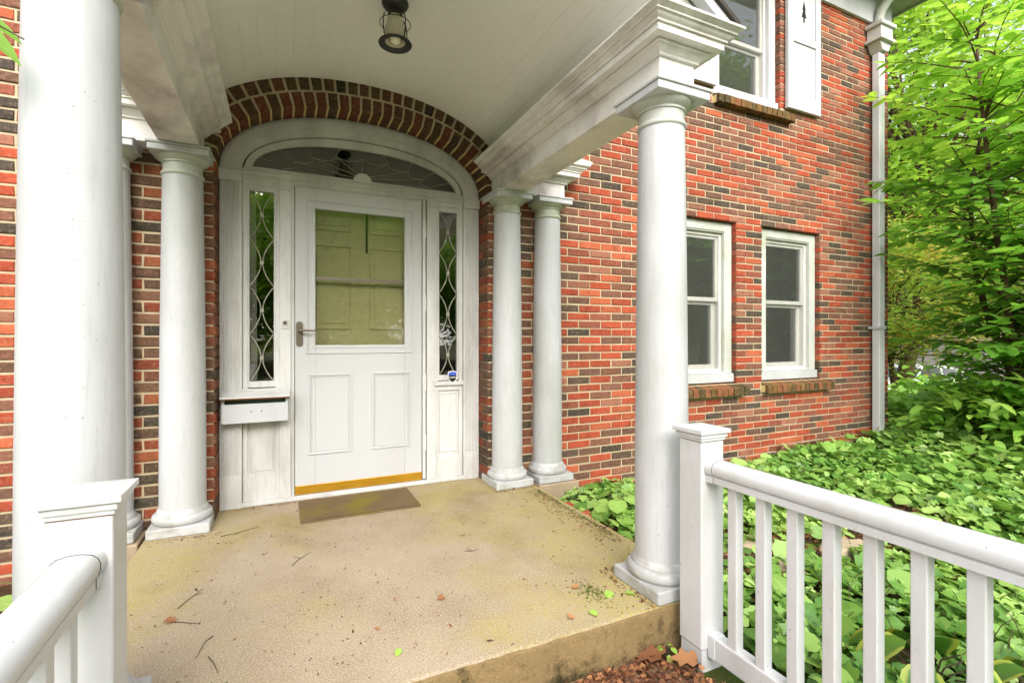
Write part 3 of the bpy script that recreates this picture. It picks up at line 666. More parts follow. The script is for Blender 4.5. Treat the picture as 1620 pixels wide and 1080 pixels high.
for z in (.25, .7, 1.3, 1.85): m.box(.9645, .9935, Yd-.02, Yd-.012, z, z+.12)
m.build('hinge_strip', M['trim'], sd, bevel=.002)
m = MB(); m.box(.052, .084, Yd-.004, Yd+.05, .03, 2.135); m.box(.052, 1.0, Yd-.002, Yd+.05, 2.1285, 2.1345); m.build('door_jamb', M['trim'], ent)
# inner door
m = MB(); m.box(.085, .965, Yd+.085, Yd+.125, .03, 2.13); ind = m.build('inner_door', M['cream'], house)
for a, b in ((.19, .465), (.59, .865)):
    for z0, z1 in ((1.86, 2.06), (1.16, 1.76), (.2, .95)):
        m = rect_frame(MB(), a, b, z0, z1, .012, Yd+.074, Yd+.085); m.box(a+.04, b-.04, Yd+.078, Yd+.085, z0+.04, z1-.04); m.build('panel', M['cream'], ind, bevel=.004)
MB().box(AX+.035, AX+.047, Yd+.06, Yd+.075, 1.72, 2.1).build('dark_strip', M['dark'], ind)  # thin dark strip in front of the inner door

# ------------------------------------------------------------ portico
port = thing('portico', (.52, -1, 0), 'white gabled portico with round columns over the front door', 'portico')
BZ, FZ, CZ = 2.178, 2.335, 2.42
def column(cx, cy):
    c = MB().lathe([(.113, .10), (.116, .14), (.1155, .5), (.114, .8), (.1105, 1.2), (.106, 1.6), (.1005, 2.0), (.0995, 2.03)], cx, cy, 56).build('column', M['column'], port, smooth=40)
    MB().box(cx-.15, cx+.15, cy-.15, cy+.15, .001, .055).build('plinth', M['column_base'], c, bevel=.006)
    b = [(.12, .0552), (.14, .0555), (.1475, .063), (.150, .078), (.1475, .093), (.139, .102), (.130, .104), (.130, .112), (.127, .116), (.124, .126), (.117, .134), (.112, .138)]
    MB().lathe(b, cx, cy, 56).build('base', M['column_base'], c, smooth=50)
    MB().lathe([(.0985, 2.02), (.106, 2.026), (.1085, 2.033), (.106, 2.041), (.0985, 2.046), (.098, 2.09), (.105, 2.091), (.105, 2.10), (.112, 2.104), (.125, 2.112), (.134, 2.122), (.136, 2.128)], cx, cy, 56).build('capital', M['algae'], c, smooth=50)
    m = MB().box(cx-.145, cx+.145, cy-.145, cy+.145, 2.128, 2.163); m.box(cx-.152, cx+.152, cy-.152, cy+.152, 2.163, 2.177); m.build('abacus', M['column'], c, bevel=.004)
    return c
XR, XL = 1.547, -.51
FYc = -1.735
for x in (XR, XL): column(x, FYc)
for x in (1.554, 1.902, -.512, -.862): column(x, -.055)
for a, b in ((1.742, 2.09), (-1.05, -.69)): MB().box(a, b, -.225, .005, -.30, -.002).build('footing', M['footing'], port, bevel=.008)
CORN = [(.0, FZ), (.086, FZ), (.086, FZ+.030), (.096, FZ+.030), (.096, FZ+.037), (.103, FZ+.042), (.112, FZ+.048), (.116, FZ+.056), (.124, FZ+.056), (.124, FZ+.063), (.132, FZ+.067), (.140, FZ+.072), (.146, FZ+.075), (.146, CZ), (.0, CZ)]
for s, xc in ((1, XR), (-1, XL)):
    xi, xo = xc-s*.0975, xc+s*.0975; xs_ = xc+s*.46; yf = FYc-.0975
    m = MB().box(min(xi, xo), max(xi, xo), yf, -.001, BZ, FZ-.001)
    m.box(*sorted((xo, xs_)), -.145, -.001, BZ, FZ-.002)
    bo = m.build('beam', M['beam'], port, bevel=.003)
    path = [(xi, -.002), (xi, yf), (xo, yf), (xo, -.145), (xs_, -.145), (xs_, -.002)]
    if s < 0: path = path[::-1]
    MB().sweep(path, CORN).build('cornice', M['beam'], bo, smooth=35)
    MB().sweep(path, [(0, FZ-.044), (.014, FZ-.044), (.014, FZ-.034), (.024, FZ-.028), (.036, FZ-.014), (.04, FZ-.010), (.048, FZ-.010), (.048, FZ-.001), (0, FZ-.001)]).build('bed_moulding', M['beam'], bo, smooth=35)
    m = MB().box(min(xi, xo), max(xi, xo), yf, -.001, FZ, CZ-.002); m.box(*sorted((xo, xs_)), -.145, -.001, FZ, CZ-.003); m.build('blocking', M['beam'], bo)
    m = MB().prism([(xo+s*.05, CZ), (xs_+s*.14, CZ), (xs_+s*.165, CZ+.012), (xs_+s*.165, CZ+.025), (xo+s*.05, CZ+.09)][::s], -.29, -.002); m.build('flashing', M['algae'], bo)
# barrel vault of narrow boards
VC = arch_curve(AA+.187, 2.812-ASPR, 30, cx=.522); VN = normals2(VC)
vb = MB().band(offset(VC, .012), offset(VC, .03), FYc-.075, -.004); vo = vb.build('vaulted_ceiling', M['ceiling'], port, smooth=30)
fine = arch_curve(AA+.187, 2.812-ASPR, 30*4, cx=.522); fnr = normals2(fine)
for i in range(30):
    idx = [4*i+j for j in range(5)]; ins = []; out = []
    for q, j in enumerate(idx):
        dd = .0005 if q in (0, 4) else 0
        u = j+(.012 if q == 0 else -.012 if q == 4 else 0); j0 = min(int(u), 119); f_ = u-j0
        p = (fine[j0][0]*(1-f_)+fine[j0+1][0]*f_, fine[j0][1]*(1-f_)+fine[j0+1][1]*f_); n_ = fnr[j]
        if q == 1: pass
        ins.append((p[0]+n_[0]*dd, p[1]+n_[1]*dd)); out.append((p[0]+n_[0]*.0115, p[1]+n_[1]*.0115))
    ins[1] = tuple(ins[0][k]+(ins[1][k]-ins[0][k])*.08 for k in (0, 1)); ins[3] = tuple(ins[4][k]+(ins[3][k]-ins[4][k])*.08 for k in (0, 1))
    ins[1] = (ins[1][0]-fnr[idx[0]][0]*.0005, ins[1][1]-fnr[idx[0]][1]*.0005); ins[3] = (ins[3][0]-fnr[idx[4]][0]*.0005, ins[3][1]-fnr[idx[4]][1]*.0005)
    MB().band(ins, out, FYc-.07, -.003).build('board', M['ceiling'], vo)
# gable front with arched opening, raking cornices, roof
RX, RZ, EX, EZ = .52, 3.215, 1.765, 2.433
sl_ = (RZ-EZ)/(EX-RX)
ga = MB(); innr = arch_curve(AA+.187, 2.812-ASPR, 40, cx=.522)[6:-6]; innr = [(x, max(z, CZ)) for x, z in innr]
outr = [(x+(0.0), RZ-.10-sl_*abs(x-RX)) for x, z in innr]
innr = [(1.64, CZ)]+innr+[(-.60, CZ)]; outr = [(1.64, CZ+.03)]+outr+[(-.60, CZ+.03)]
ga.band(innr, outr, FYc-.088, FYc-.05); gao = ga.build('gable', M['white'], port)
for s in (1, -1):
    n_ = Vector((s*sl_, 1)).normalized()
    def rk(d0, d1, y0, y1, name, mat, par, xe=9):
        ex = min(EX, xe); ez = RZ-sl_*(ex-RX); p = [(RX, RZ-d1*1.19), (RX+s*(ex-RX), ez-d1*1.19), (RX+s*(ex-RX), ez-d0*1.19), (RX, RZ-d0*1.19)]
        return MB().prism(p if s > 0 else p[::-1], y0, y1).build(name, mat, par)
    rk(.0, .042, FYc-.21, FYc-.165, 'rake_fascia', M['white'], gao); rk(.05, .095, FYc-.16, FYc-.086, 'rake_moulding', M['algae'], gao, 1.62)
    rk(.004, .028, FYc-.164, -.002, 'roof_deck', M['algae'], gao, 1.72)
    p = [(RX, RZ+.004), (RX+s*(EX-RX+.018), EZ+.004-sl_*.018), (RX+s*(EX-RX+.018), EZ+.026-sl_*.018), (RX, RZ+.026)]
    MB().prism(p if s > 0 else p[::-1], FYc-.225, -.001).build('roof', M['shingle'], gao)

# ------------------------------------------------------------ railings
RAILP = [(-.041, .012), (-.045, .022), (-.045, .036), (-.040, .048), (-.030, .056), (-.012, .0605), (.012, .0605), (.030, .056), (.040, .048), (.045, .036), (.045, .022), (.041, .012), (.031, .009), (.031, .005), (.037, .003), (.037, -.020), (-.037, -.020), (-.037, .003), (-.031, .005), (-.031, .009)]
def railing(xc, label, y1, yb0):
    y0 = -2.053; t = thing('railing', (xc, -2.0, -.178), label, 'railing', 'white railings flanking the front path')
    py0, py1 = y0, y0+.117
    po = MB().box(xc-.0585, xc+.0585, py0, py1, -.10, .71).build('post', M['vinyl'], t, bevel=.006)
    MB().box(xc-.053, xc+.053, py0+.006, py1-.006, -.22, -.101).build('post_base', M['vinyl'], po)
    cyc = (py0+py1)/2; c = MB(); c.box(xc-.063, xc+.063, cyc-.063, cyc+.063, .700, .712); c.box(xc-.069, xc+.069, cyc-.069, cyc+.069, .712, .727); c.box(xc-.078, xc+.078, cyc-.078, cyc+.078, .729, .745)
    a = .078; c.add([(xc-a, cyc-a, .7452), (xc+a, cyc-a, .7452), (xc+a, cyc+a, .7452), (xc-a, cyc+a, .7452), (xc-.02, cyc-.02, .752), (xc+.02, cyc-.02, .752), (xc+.02, cyc+.02, .752), (xc-.02, cyc+.02, .752)], [(0, 1, 5, 4), (1, 2, 6, 5), (2, 3, 7, 6), (3, 0, 4, 7), (4, 5, 6, 7)])
    c.build('post_cap', M['vinyl'], po, bevel=.003)
    MB().box(xc-.0665, xc+.0665, cyc-.0665, cyc+.0665, .7265, .7295).build('cap_shade_dirt', M['rust_and_shade'], po)  # dark strips draw the shade and dirt line under the cap
    MB().box(xc-.0605, xc+.0605, cyc-.0605, cyc+.0605, .6985, .7005).build('cap_shade_dirt', M['rust_and_shade'], po)
    def ext(prof, ya, yb, dz, sc=1):
        n = len(prof); return MB().add([(xc+x*sc, ya, z+dz) for x, z in prof]+[(xc+x*sc, yb, z+dz) for x, z in prof], [tuple(range(n)), tuple(range(2*n-1, n-1, -1))]+[(i, (i+1) % n, (i+1) % n+n, i+n) for i in range(n)])
    tr = ext(RAILP, y1, y0-.001, .570).build('top_rail', M['vinyl'], t, smooth=40)
    P2 = [(x*1.06, (z-.027)*1.05+.027) for x, z in RAILP]
    P2 = [(x*1.05, (z-.027)*1.05+.027) for x, z in RAILP]; ext(P2, y0-.035, y0-.0005, .570).build('bracket', M['vinyl'], tr, smooth=40)
    P3 = [(x*1.03, (z-.027)*1.03+.027) for x, z in RAILP]; ext(P3, y0-.0362, y0-.0352, .570).build('joint_gap', M['dark'], tr)
    br = MB().box(xc-.0255, xc+.0255, y1, y0-.001, -.125, -.042).build('bottom_rail', M['vinyl'], t, bevel=.005)
    MB().box(xc-.028, xc+.028, y0-.034, y0-.0005, -.128, -.039).build('bracket', M['vinyl'], br, bevel=.004)
    y = yb0
    while y > y1+.05:
        MB().box(xc-.019, xc+.019, y-.019, y+.019, -.043, .552).build('baluster', M['vinyl'], t, bevel=.003); y -= .1168
    MB().box(xc-.0585, xc+.0585, y1-.117, y1, -.23, .70).build('post', M['vinyl'], t, bevel=.006)
    return t
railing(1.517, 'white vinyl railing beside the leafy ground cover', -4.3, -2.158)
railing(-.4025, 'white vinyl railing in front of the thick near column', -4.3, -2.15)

# ------------------------------------------------------------ things on the porch
# hanging lantern
LX, LY = .53, -.92
t = thing('ceiling_lantern', (LX, LY, 2.81), 'black caged ceiling lantern hanging from the vaulted porch ceiling', 'lantern')
MB().lathe([(.02, 2.815), (.066, 2.812), (.068, 2.80), (.060, 2.785), (.045, 2.774), (.03, 2.768), (.03, 2.762)], LX, LY, 32).build('canopy', M['iron'], t, smooth=40)
MB().lathe([(.034, 2.762), (.036, 2.756), (.036, 2.744), (.03, 2.74)], LX, LY, 32).build('collar', M['iron'], t, smooth=40)
for i in range(4):
    a = math.pi/2*i+.5; MB().tube([(LX+r*math.cos(a), LY+r*math.sin(a), z) for r, z in ((.03, 2.752), (.055, 2.742), (.071, 2.72), (.077, 2.69), (.076, 2.655), (.070, 2.622), (.064, 2.610))], .0032, 6).build('cage_rib', M['iron'], t, smooth=60)
for z, r in ((2.70, .0765),): MB().tube([(LX+r*math.cos(2*math.pi*i/40), LY+r*math.sin(2*math.pi*i/40), z) for i in range(41)], .0022, 6).build('cage_ring', M['iron'], t, smooth=60)
MB().lathe([(.050, 2.612), (.064, 2.612), (.080, 2.603), (.084, 2.597), (.082, 2.594), (.062, 2.604), (.050, 2.604), (.050, 2.612)], LX, LY, 40, False).build('bottom_ring', M['iron'], t, smooth=40)
MB().lathe([(.028, 2.742), (.036, 2.73), (.045, 2.70), (.051, 2.66), (.053, 2.62), (.052, 2.608), (.048, 2.606), (.044, 2.61), (.043, 2.64)], LX, LY, 32, False).build('glass_jar', M['lamp_shade'], t, smooth=50)
MB().lathe([(.012, 2.70), (.02, 2.67), (.027, 2.64), (.029, 2.625), (.024, 2.608), (.012, 2.60), (.002, 2.598)], LX, LY, 24).build('bulb', M['bulb'], t, smooth=60)
# doormat
m = MB(); mx0, mx1, my0, my1 = .11, .825, -.292, .112; n = 14; top = []
for j in range(n+1):
    for i in range(n+1): top.append((mx0+(mx1-mx0)*i/n, my0+(my1-my0)*j/n, .015+rr.uniform(-.0016, .0016)))
m.add(top, [(j*(n+1)+i, j*(n+1)+i+1, (j+1)*(n+1)+i+1, (j+1)*(n+1)+i) for j in range(n) for i in range(n)]); m.box(mx0-.002, mx1+.002, my0-.002, my1+.002, .001, .0125)
props(m.build('doormat', M['mat'], smooth=50), 'flat brown doormat lying in front of the white storm door', 'doormat')
# mailbox
t = thing('mailbox', (-.15, .15, .56), 'white wooden mail box under the narrow window beside the door', 'mailbox')
m = MB(); m.box(-.335, .045, .085, .10, .56, .680); m.box(-.335, -.32, .10, Yd-.04, .56, .715); m.box(.03, .045, .10, Yd-.04, .56, .715); m.box(-.32, .03, .10, Yd-.04, .56, .572); m.build('box', M['white'], t, bevel=.002)
MB().box(-.32, .03, .135, .15, .58, .725).build('inner_board', M['dark_green'], t)
m = MB().prism_x([(.075, .716), (Yd-.037, .742), (Yd-.037, .752), (.075, .726)], -.345, .055); m.build('lid', M['trim'], t, bevel=.002)
MB().prism_x([(.0735, .709), (Yd-.038, .735), (Yd-.038, .7418), (.0735, .7158)], -.343, .053).build('lid_edge', M['rust_and_shade'], t)
m = MB()
for x in (-.17, -.11): m.tube([(x, .086, .632), (x, .082, .632)], .004, 8)
m.build('screw_hole', M['dark'], t)
# doorbell
t = thing('doorbell', (.025, Yd-.02, 1.19), 'painted-over doorbell plate on the post beside the door handle', 'doorbell')
m = MB().box(.003, .05, Yd-.026, Yd-.0205, 1.157, 1.226); m.build('plate', M['trim'], t, bevel=.004)
m = MB()
for i in range(20): pass
m.add([(.0265+.014*math.cos(2*math.pi*i/20), Yd-.0275, 1.198+.014*math.sin(2*math.pi*i/20)) for i in range(20)]+[(.0265+.010*math.cos(2*math.pi*i/20), Yd-.033, 1.198+.010*math.sin(2*math.pi*i/20)) for i in range(20)], [(i, (i+1) % 20, 20+(i+1) % 20, 20+i) for i in range(20)]+[tuple(range(20, 40))]); m.build('button', M['pewter'], t, smooth=40)
m = MB()
for x, z in ((.012, 1.178), (.041, 1.178)): m.tube([(x, Yd-.026, z), (x, Yd-.029, z)], .003, 8)
m.build('screw', M['dark'], t)
# security sticker
t = thing('security_sign', (1.197, Yd-.01, .79), 'small blue and black shield shaped security sign below the side window', 'sign')
def shield(s, y0, y1, zt=1):
    P = [(0, .5), (.42, .40), (.42, -.08), (.30, -.32), (0, -.52), (-.30, -.32), (-.42, -.08), (-.42, .40)]
    return [(1.197+x*s*.087, .800+z*s*.094) for x, z in P][::-1], y0, y1
MB().prism(*shield(1, Yd-0.0265, Yd-0.0225)).build('border', M['shield_white'], t)
MB().prism(*shield(.86, Yd-0.0280, Yd-0.0267)).build('field', M['shield_black'], t)
q = [(0, .43), (.355, .345), (.355, .13), (-.355, .13), (-.355, .345)]
MB().prism([(1.197+x*.087, .800+z*.094) for x, z in q][::-1], Yd-0.0293, Yd-0.0282).build('band', M['shield_blue'], t)
m = MB()
for i in range(9): m.box(1.197-.026+i*.0059, 1.197-.0222+i*.0059, Yd-0.0291, Yd-0.0282, .794, .800+(.003 if i in (5, 7) else 0))
for i in range(7): m.box(1.197-.02+i*.0058, 1.197-.0165+i*.0058, Yd-0.0289, Yd-0.0282, .7875, .7898)
m.build('lettering', M['shield_white'], t)

# ------------------------------------------------------------ vegetation
SN = [(rng.uniform(.6, 3.2), rng.uniform(0, 6.28), rng.uniform(0, 6.28)) for _ in range(10)]
def vnoise(x, y, sc=1.0):
    s = 0
    for f_, a_, p_ in SN: s = s+np.sin((x*np.cos(a_)+y*np.sin(a_))*f_*2.1*sc+p_)
    return s/len(SN)**.5*.7
def gz(x): t = np.clip((x-8.5)/7.5, 0, 1); return -.19-1.16*t*t*(3-2*t)
def tilt(n, k): N = np.tile([0, 0, 1.], (n, 1))+rng.normal(0, k, (n, 3)); N[:, 2] = np.abs(N[:, 2])+.15; return N
def rdir(n): a = rng.uniform(0, 2*np.pi, n); return np.stack([np.cos(a), np.sin(a), np.zeros(n)], 1)
def toward_cam_tilt(P, N, k):            # leaves lean to the light of the open garden side
    d = np.array([[.15, -.55, 0]]); return N+d*k

def cover_points(n, x0, x1, y0, y1):
    P = np.stack([rng.uniform(x0, x1, n), rng.uniform(y0, y1, n)], 1)
    x, y = P[:, 0], P[:, 1]
    keep = np.ones(n, bool)
    keep &= ~((x < 1.80) & (y > -1.95)); keep &= ~((x > -.45) & (x < 1.66) & (y < -1.85)); keep &= ~((x < 6.7) & (y > -.06)); keep &= ~((x < 2.12) & (y > -.24))
    bare = np.exp(-(((y+1.50+.10*np.sin(x*2.3))/.20)**2))*((x > 2.0) & (x < 4.6))
    bare = np.maximum(bare, .8*np.exp(-(((x-1.86)/.13)**2))*(y > -1.6)*(y < -.75))
    keep &= rng.random(n) > .93*bare
    keep &= vnoise(x, y, 1.6) > -1.25
    return P[keep]
def cover_height(x, y): return .06+.10*np.clip(vnoise(x, y, .9)+.2, 0, 1.8)+.16*np.clip((x-3.5)/3, 0, 1)+.14*np.clip((x-5.5)/2, 0, 1)
def cover(kind_list, n, box):
    P2 = cover_points(n, *box); m = len(P2); h = cover_height(P2[:, 0], P2[:, 1])
    z = gz(P2[:, 0])+.015+h*rng.random(m)**.6
    return np.column_stack([P2, z])
parts = []
gcov = thing('ground_cover', (3.5, -2, -.19), 'dense green leafy ground cover growing between the porch and the garden', 'ground cover'); gcov['kind'] = 'stuff'
for nm, tm, n, box, s0, s1, tk in (('ivy_leaves', T_LOBED, 10500, (1.5, 5.2, -4.6, -.05), .03, .075, .45), ('round_leaves', T_ROUND, 3200, (1.5, 5.2, -4.6, -.05), .035, .11, .38), ('oval_leaves', T_WIDE, 7000, (1.5, 5.2, -4.6, -.05), .03, .09, .45),
                                 ('broad_leaves', T_ROUND, 4200, (4.2, 9.5, -4.5, 2.2), .05, .12, .38), ('broad_leaves', T_WIDE, 10500, (4.2, 10.5, -4.5, 3.0), .05, .12, .42), ('broad_leaves', T_LOBED, 5200, (4.2, 9, -4.5, 1.5), .05, .11, .42)):
    P = cover(None, n, box); m = len(P)
    lcv = np.clip(.45+.3*vnoise(P[:, 0], P[:, 1], 1.2)+rng.normal(0, .3, m), 0, 1)
    N = tilt(m, tk); leaf_object(nm, M['leaf_cover'], gcov, P, toward_cam_tilt(P, N, .4), rdir(m), s0*.8+(s1*1.25-s0*.8)*rng.random(m)**1.7, tm, lcv, kind='stuff')
# stems in the cover
st = MB()
for i in range(260):
    x, y = rng.uniform(1.8, 4.5), rng.uniform(-3.4, -.3); z = -.19; a = rng.uniform(0, 6.28); L = rng.uniform(.08, .16)
    if x < 1.85 and y > -2: continue
    st.tube([(x, y, z), (x+.3*L*math.cos(a), y+.3*L*math.sin(a), z+L*.7), (x+.6*L*math.cos(a), y+.6*L*math.sin(a), z+L)], [.0022, .0018, .0012], 5)
st.build('stems', M['twig'], gcov)['kind'] = 'stuff'
# fallen brown leaves under the cover and on the path
n = 2600; P2 = np.concatenate([np.stack([rng.uniform(1.75, 5, n//2), rng.uniform(-3.6, -.3, n//2)], 1), np.stack([rng.normal(2.9, .7, n//4), rng.normal(-1.5, .16, n//4)], 1), np.stack([rng.normal(1.88, .08, n//4), rng.uniform(-1.7, -.35, n//4)], 1)])
P2 = P2[(P2[:, 0] > 1.74)]; m = len(P2)
lit = leaf_object('leaf_litter', M['leaf_dead'], None, np.column_stack([P2, -.185+rng.uniform(0, .02, m)]), tilt(m, .3), rdir(m), rng.uniform(.02, .07, m), T_DEAD, rng.random(m)**1.3)
props(lit, 'brown dead leaf litter lying between the green ground cover', 'leaf litter')
n = 1800; t_ = rng.random(n); P2 = np.stack([.78+.72*t_+rng.normal(0, .05, n), -1.915-.30*rng.random(n)**1.6*(.3+t_)], 1); P2 = P2[(P2[:, 0] < 1.455)]; m = len(P2)
lit = leaf_object('leaf_litter', M['leaf_dead'], None, np.column_stack([P2, -.174+rng.uniform(0, .025, m)*np.clip((P2[:, 0]-.7)/.6, .2, 1)]), tilt(m, .45), rdir(m), rng.uniform(.008, .028, m), T_DEAD, rng.random(m)**1.5)
props(lit, 'reddish brown leaf scraps heaped along the foot of the porch step', 'leaf litter')

def broad_plant(name, label, loc, n, s0, s1, spread, h, mat, tm, group=None, el=(.3, 1.0), lcr=(.3, .9)):
    t = thing(name, loc, label, 'plant', group); me_c = [one_leaf_mesh('leaf', M[mat], tm, rng.uniform(*lcr)) for _ in range(5)]
    stm = MB()
    for i in range(n):
        a = 2*math.pi*(i*.381966)+rng.uniform(-.3, .3); r = spread*math.sqrt((i+.6)/n); hh = h*(1-.55*(r/spread)**2)*rng.uniform(.75, 1.1)
        p = (loc[0]+r*math.cos(a), loc[1]+r*math.sin(a), loc[2]+hh); tl = rng.uniform(*el)*(r/spread)
        nrm = (math.cos(a)*tl, math.sin(a)*tl, 1); o = place_leaf('leaf', me_c[i % 5], t, p, nrm, (math.cos(a), math.sin(a), -.2), rng.uniform(s0, s1))
        stm.tube([loc, (loc[0]+.4*r*math.cos(a), loc[1]+.4*r*math.sin(a), loc[2]+hh*.75), p], [.004, .003, .002], 5)
    stm.build('stems', M['twig'], t); return t
broad_plant('hosta', 'variegated hosta with yellow leaf edges behind the second-lowest baluster gap', (2.12, -2.48, -.19), 15, .17, .24, .22, .20, 'leaf_hosta', T_HOSTA, 'variegated hostas')
broad_plant('hosta', 'small variegated hosta beside the railing at the bottom edge', (1.86, -2.40, -.19), 11, .11, .16, .13, .12, 'leaf_hosta', T_HOSTA, 'variegated hostas')
broad_plant('hosta', 'variegated hosta at the lower right corner behind the railing', (2.36, -2.72, -.19), 14, .15, .22, .2, .18, 'leaf_hosta', T_HOSTA, 'variegated hostas')
broad_plant('violet_plant', 'broad-leaved green plant against the brick wall beside the porch', (2.16, -.62, -.19), 15, .10, .17, .20, .24, 'leaf_cover', T_ROUND, lcr=(.5, 1))
broad_plant('lobed_plant', 'pale lobed-leaf plant beside the concrete footing block', (1.99, -.42, -.19), 34, .045, .085, .14, .20, 'leaf_cover', T_LOBED, lcr=(.6, 1))
broad_plant('weed', 'small bright weed sprouting beside the railing post and porch step', (1.385, -1.945, -.178), 12, .022, .038, .035, .07, 'leaf_fern', T_WIDE)
broad_plant('violet_plant', 'broad green leaves below the far left edge of the brick wall', (-1.13, -.66, -.19), 14, .12, .19, .20, .24, 'leaf_cover', T_ROUND, lcr=(.5, 1))

def limb_path(a, b, sag, n=6):
    a, b = Vector(a), Vector(b); o = Vector((rng.normal(0, .05), rng.normal(0, .05), 0))*(b-a).length
    return [a.lerp(b, i/(n-1))+o*math.sin(math.pi*i/(n-1))+Vector((0, 0, sag*math.sin(math.pi*i/(n-1)))) for i in range(n)]
# the tall many-stemmed shrub at the right: leafy sprays in tiers
SB = (7.05, -1.2, -.19)
shr = thing('tall_shrub', SB, 'tall many-stemmed shrub with large oval leaves right of the house', 'shrub')
stems = []
for i in range(8):
    a = rng.uniform(0, 6.28); r = rng.uniform(.35, 1.05); h = rng.uniform(2.8, 4.8)
    b = (SB[0]+rng.uniform(-.18, .18), SB[1]+rng.uniform(-.15, .15), -.25); e_ = (SB[0]+r*math.cos(a), SB[1]+r*math.sin(a)*.8, h)
    p = limb_path(b, e_, .1, 9); stems.append(p); MB().tube(p, [.042*(1-.8*j/8) for j in range(9)], 9).build('stem', M['bark'], shr, smooth=60)
LP, LN, LD, LS, LC = [], [], [], [], []; tw = MB()
for q in range(470):
    sp = stems[rng.integers(len(stems))]; u = rng.uniform(.04, .38) if q >= 340 else rng.uniform(.10, 1)**.85; j = min(int(u*8), 7); o = sp[j].lerp(sp[j+1], u*8-j)
    z = o.z; a = rng.uniform(0, 6.28)
    reach = (.85+.45*smoothstep(.6, 2.0, z))*(1-.45*smoothstep(3.2, 4.8, z))*rng.uniform(.45, 1.15)
    d = Vector((math.cos(a), math.sin(a)*.85, rng.uniform(.05, .45))); e_ = o+d*reach
    if e_.y > -.12 and e_.x < 6.75: e_.y = -.12-rng.uniform(0, .2)
    p = limb_path(o, e_, .08*reach, 5); tw.tube(p, [.011, .008, .006, .004, .0025], 5)
    side = Vector((-d.y, d.x, 0)).normalized(); fwd = Vector((d.x, d.y, 0)).normalized(); nl = int(6+9*reach)
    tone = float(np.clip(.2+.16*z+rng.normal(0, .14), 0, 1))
    for w_ in range(nl):
        s = .25+.75*w_/(nl-1) if nl > 1 else 1; jj = min(int(s*4), 3); pp = p[jj].lerp(p[jj+1], s*4-jj); sd_ = 1 if w_ % 2 else -1
        dr = (fwd*rng.uniform(.5, 1.1)+side*sd_*rng.uniform(.5, 1.1) if w_ < nl-1 else fwd)+Vector((0, 0, rng.uniform(-.35, .1)))
        LP.append(pp); LD.append(dr); LN.append((rng.normal(0, .22), rng.normal(0, .22), 1)); LS.append(rng.uniform(.12, .22)); LC.append(np.clip(tone+rng.normal(0, .1), 0, 1))
tw.build('twigs', M['bark'], shr)['kind'] = 'stuff'
LP, LN, LD, LS, LC = np.array(LP), np.array(LN), np.array(LD), np.array(LS), np.array(LC)
cdist = np.linalg.norm(LP-np.array([0, -3.45, 1.1]), axis=1)
cx_ = LP[:, 0]*.905-(LP[:, 1]+3.45)*.4253; cd_ = LP[:, 0]*.4253+(LP[:, 1]+3.45)*.905; uu = 810+779*cx_/cd_; vv = 534-779*(LP[:, 2]-1.1)/cd_
score = np.where((uu < 1600) & (vv > 10) & (vv < 800), LS/cdist, 0); pick = np.argsort(-score)[:280]; rest = np.setdiff1d(np.arange(len(LP)), pick)
lm = [one_leaf_mesh('leaf', M['leaf_shrub'], T_OVAL, q/9) for q in range(10)]
for i in pick: place_leaf('leaf', lm[int(LC[i]*9)], shr, LP[i], LN[i], LD[i], LS[i])
leaf_object('foliage', M['leaf_shrub'], shr, LP[rest], LN[rest], LD[rest], LS[rest], T_OVAL, LC[rest])

def make_tree(name, label, base, top, crown_c, crown_r, n_clump, n_leaf, clump_r, leaf_s, mat, tr, group=None, tm=T_RHOMB, seed=0, tone=None, cat='tree'):
    global rng
    keep_rng = rng; rng = np.random.default_rng(100+seed)
    t = thing(name, base, label, cat, group); b = Vector(base); top = Vector(top)
    tp = limb_path(b, top, 0, 8); MB().tube(tp, [tr*(1.25 if j == 0 else 1-.75*j/7) for j in range(8)], 10).build('trunk', M['bark'], t, smooth=60)
    C = np.array(crown_c); RR = np.array(crown_r); u = rng.normal(0, 1, (n_clump, 3)); u /= np.linalg.norm(u, axis=1, keepdims=True); cl = C+u*RR*(rng.uniform(.25, 1, (n_clump, 1))**.5)
    br = MB()
    for c in cl[::2]:
        c = Vector(c); k = int(np.clip(7*(.35+.6*(c.z-b.z)/(top.z-b.z+1e-6))*rng.uniform(.6, 1), 2, 7)); s = tp[k]
        br.tube(limb_path(s, c, -.03*(c-s).length, 6), [tr*.32, tr*.26, tr*.19, tr*.13, tr*.08, tr*.04], 6)
    br.build('branches', M['bark'], t, smooth=60)
    w = rng.integers(0, n_clump, n_leaf); off = rng.normal(0, 1, (n_leaf, 3))*np.array([1, 1, .6])*clump_r*rng.uniform(.5, 1.3, (n_clump, 1))[w]
    P = cl[w]+off; N = tilt(n_leaf, .55); ct = rng.normal(.45, .2, n_clump)[w]
    lc = np.clip(ct+rng.normal(0, .15, n_leaf), 0, 1)
    leaf_object('crown', mat, t, P, N, rdir(n_leaf)+np.array([0, 0, -.25]), rng.uniform(.7, 1.3, n_leaf)*leaf_s, tm, lc)
    rng = keep_rng; return t
def copy_tree(o, loc, rz, label, sc=1):
    c = o.copy(); col.objects.link(c); c.location = loc; c.rotation_euler.z = rz; c.scale = (sc, sc, sc) if isinstance(sc, (int, float)) else sc; c['label'] = label; org[c.name] = Vector(loc)
    for ch in o.children:
        d = ch.copy(); col.objects.link(d); d.parent = c
    return c
make_tree('shade_tree', 'tall light-green shade tree rising behind the house corner', (15.2, 4.4, -1.3), (15.0, 4.3, 8.5), (15.0, 4.4, 6.9), (4.2, 3.6, 5.0), 240, 34000, .55, .17, M['leaf_tree'], .2, seed=1, tm=T_RHOMB)
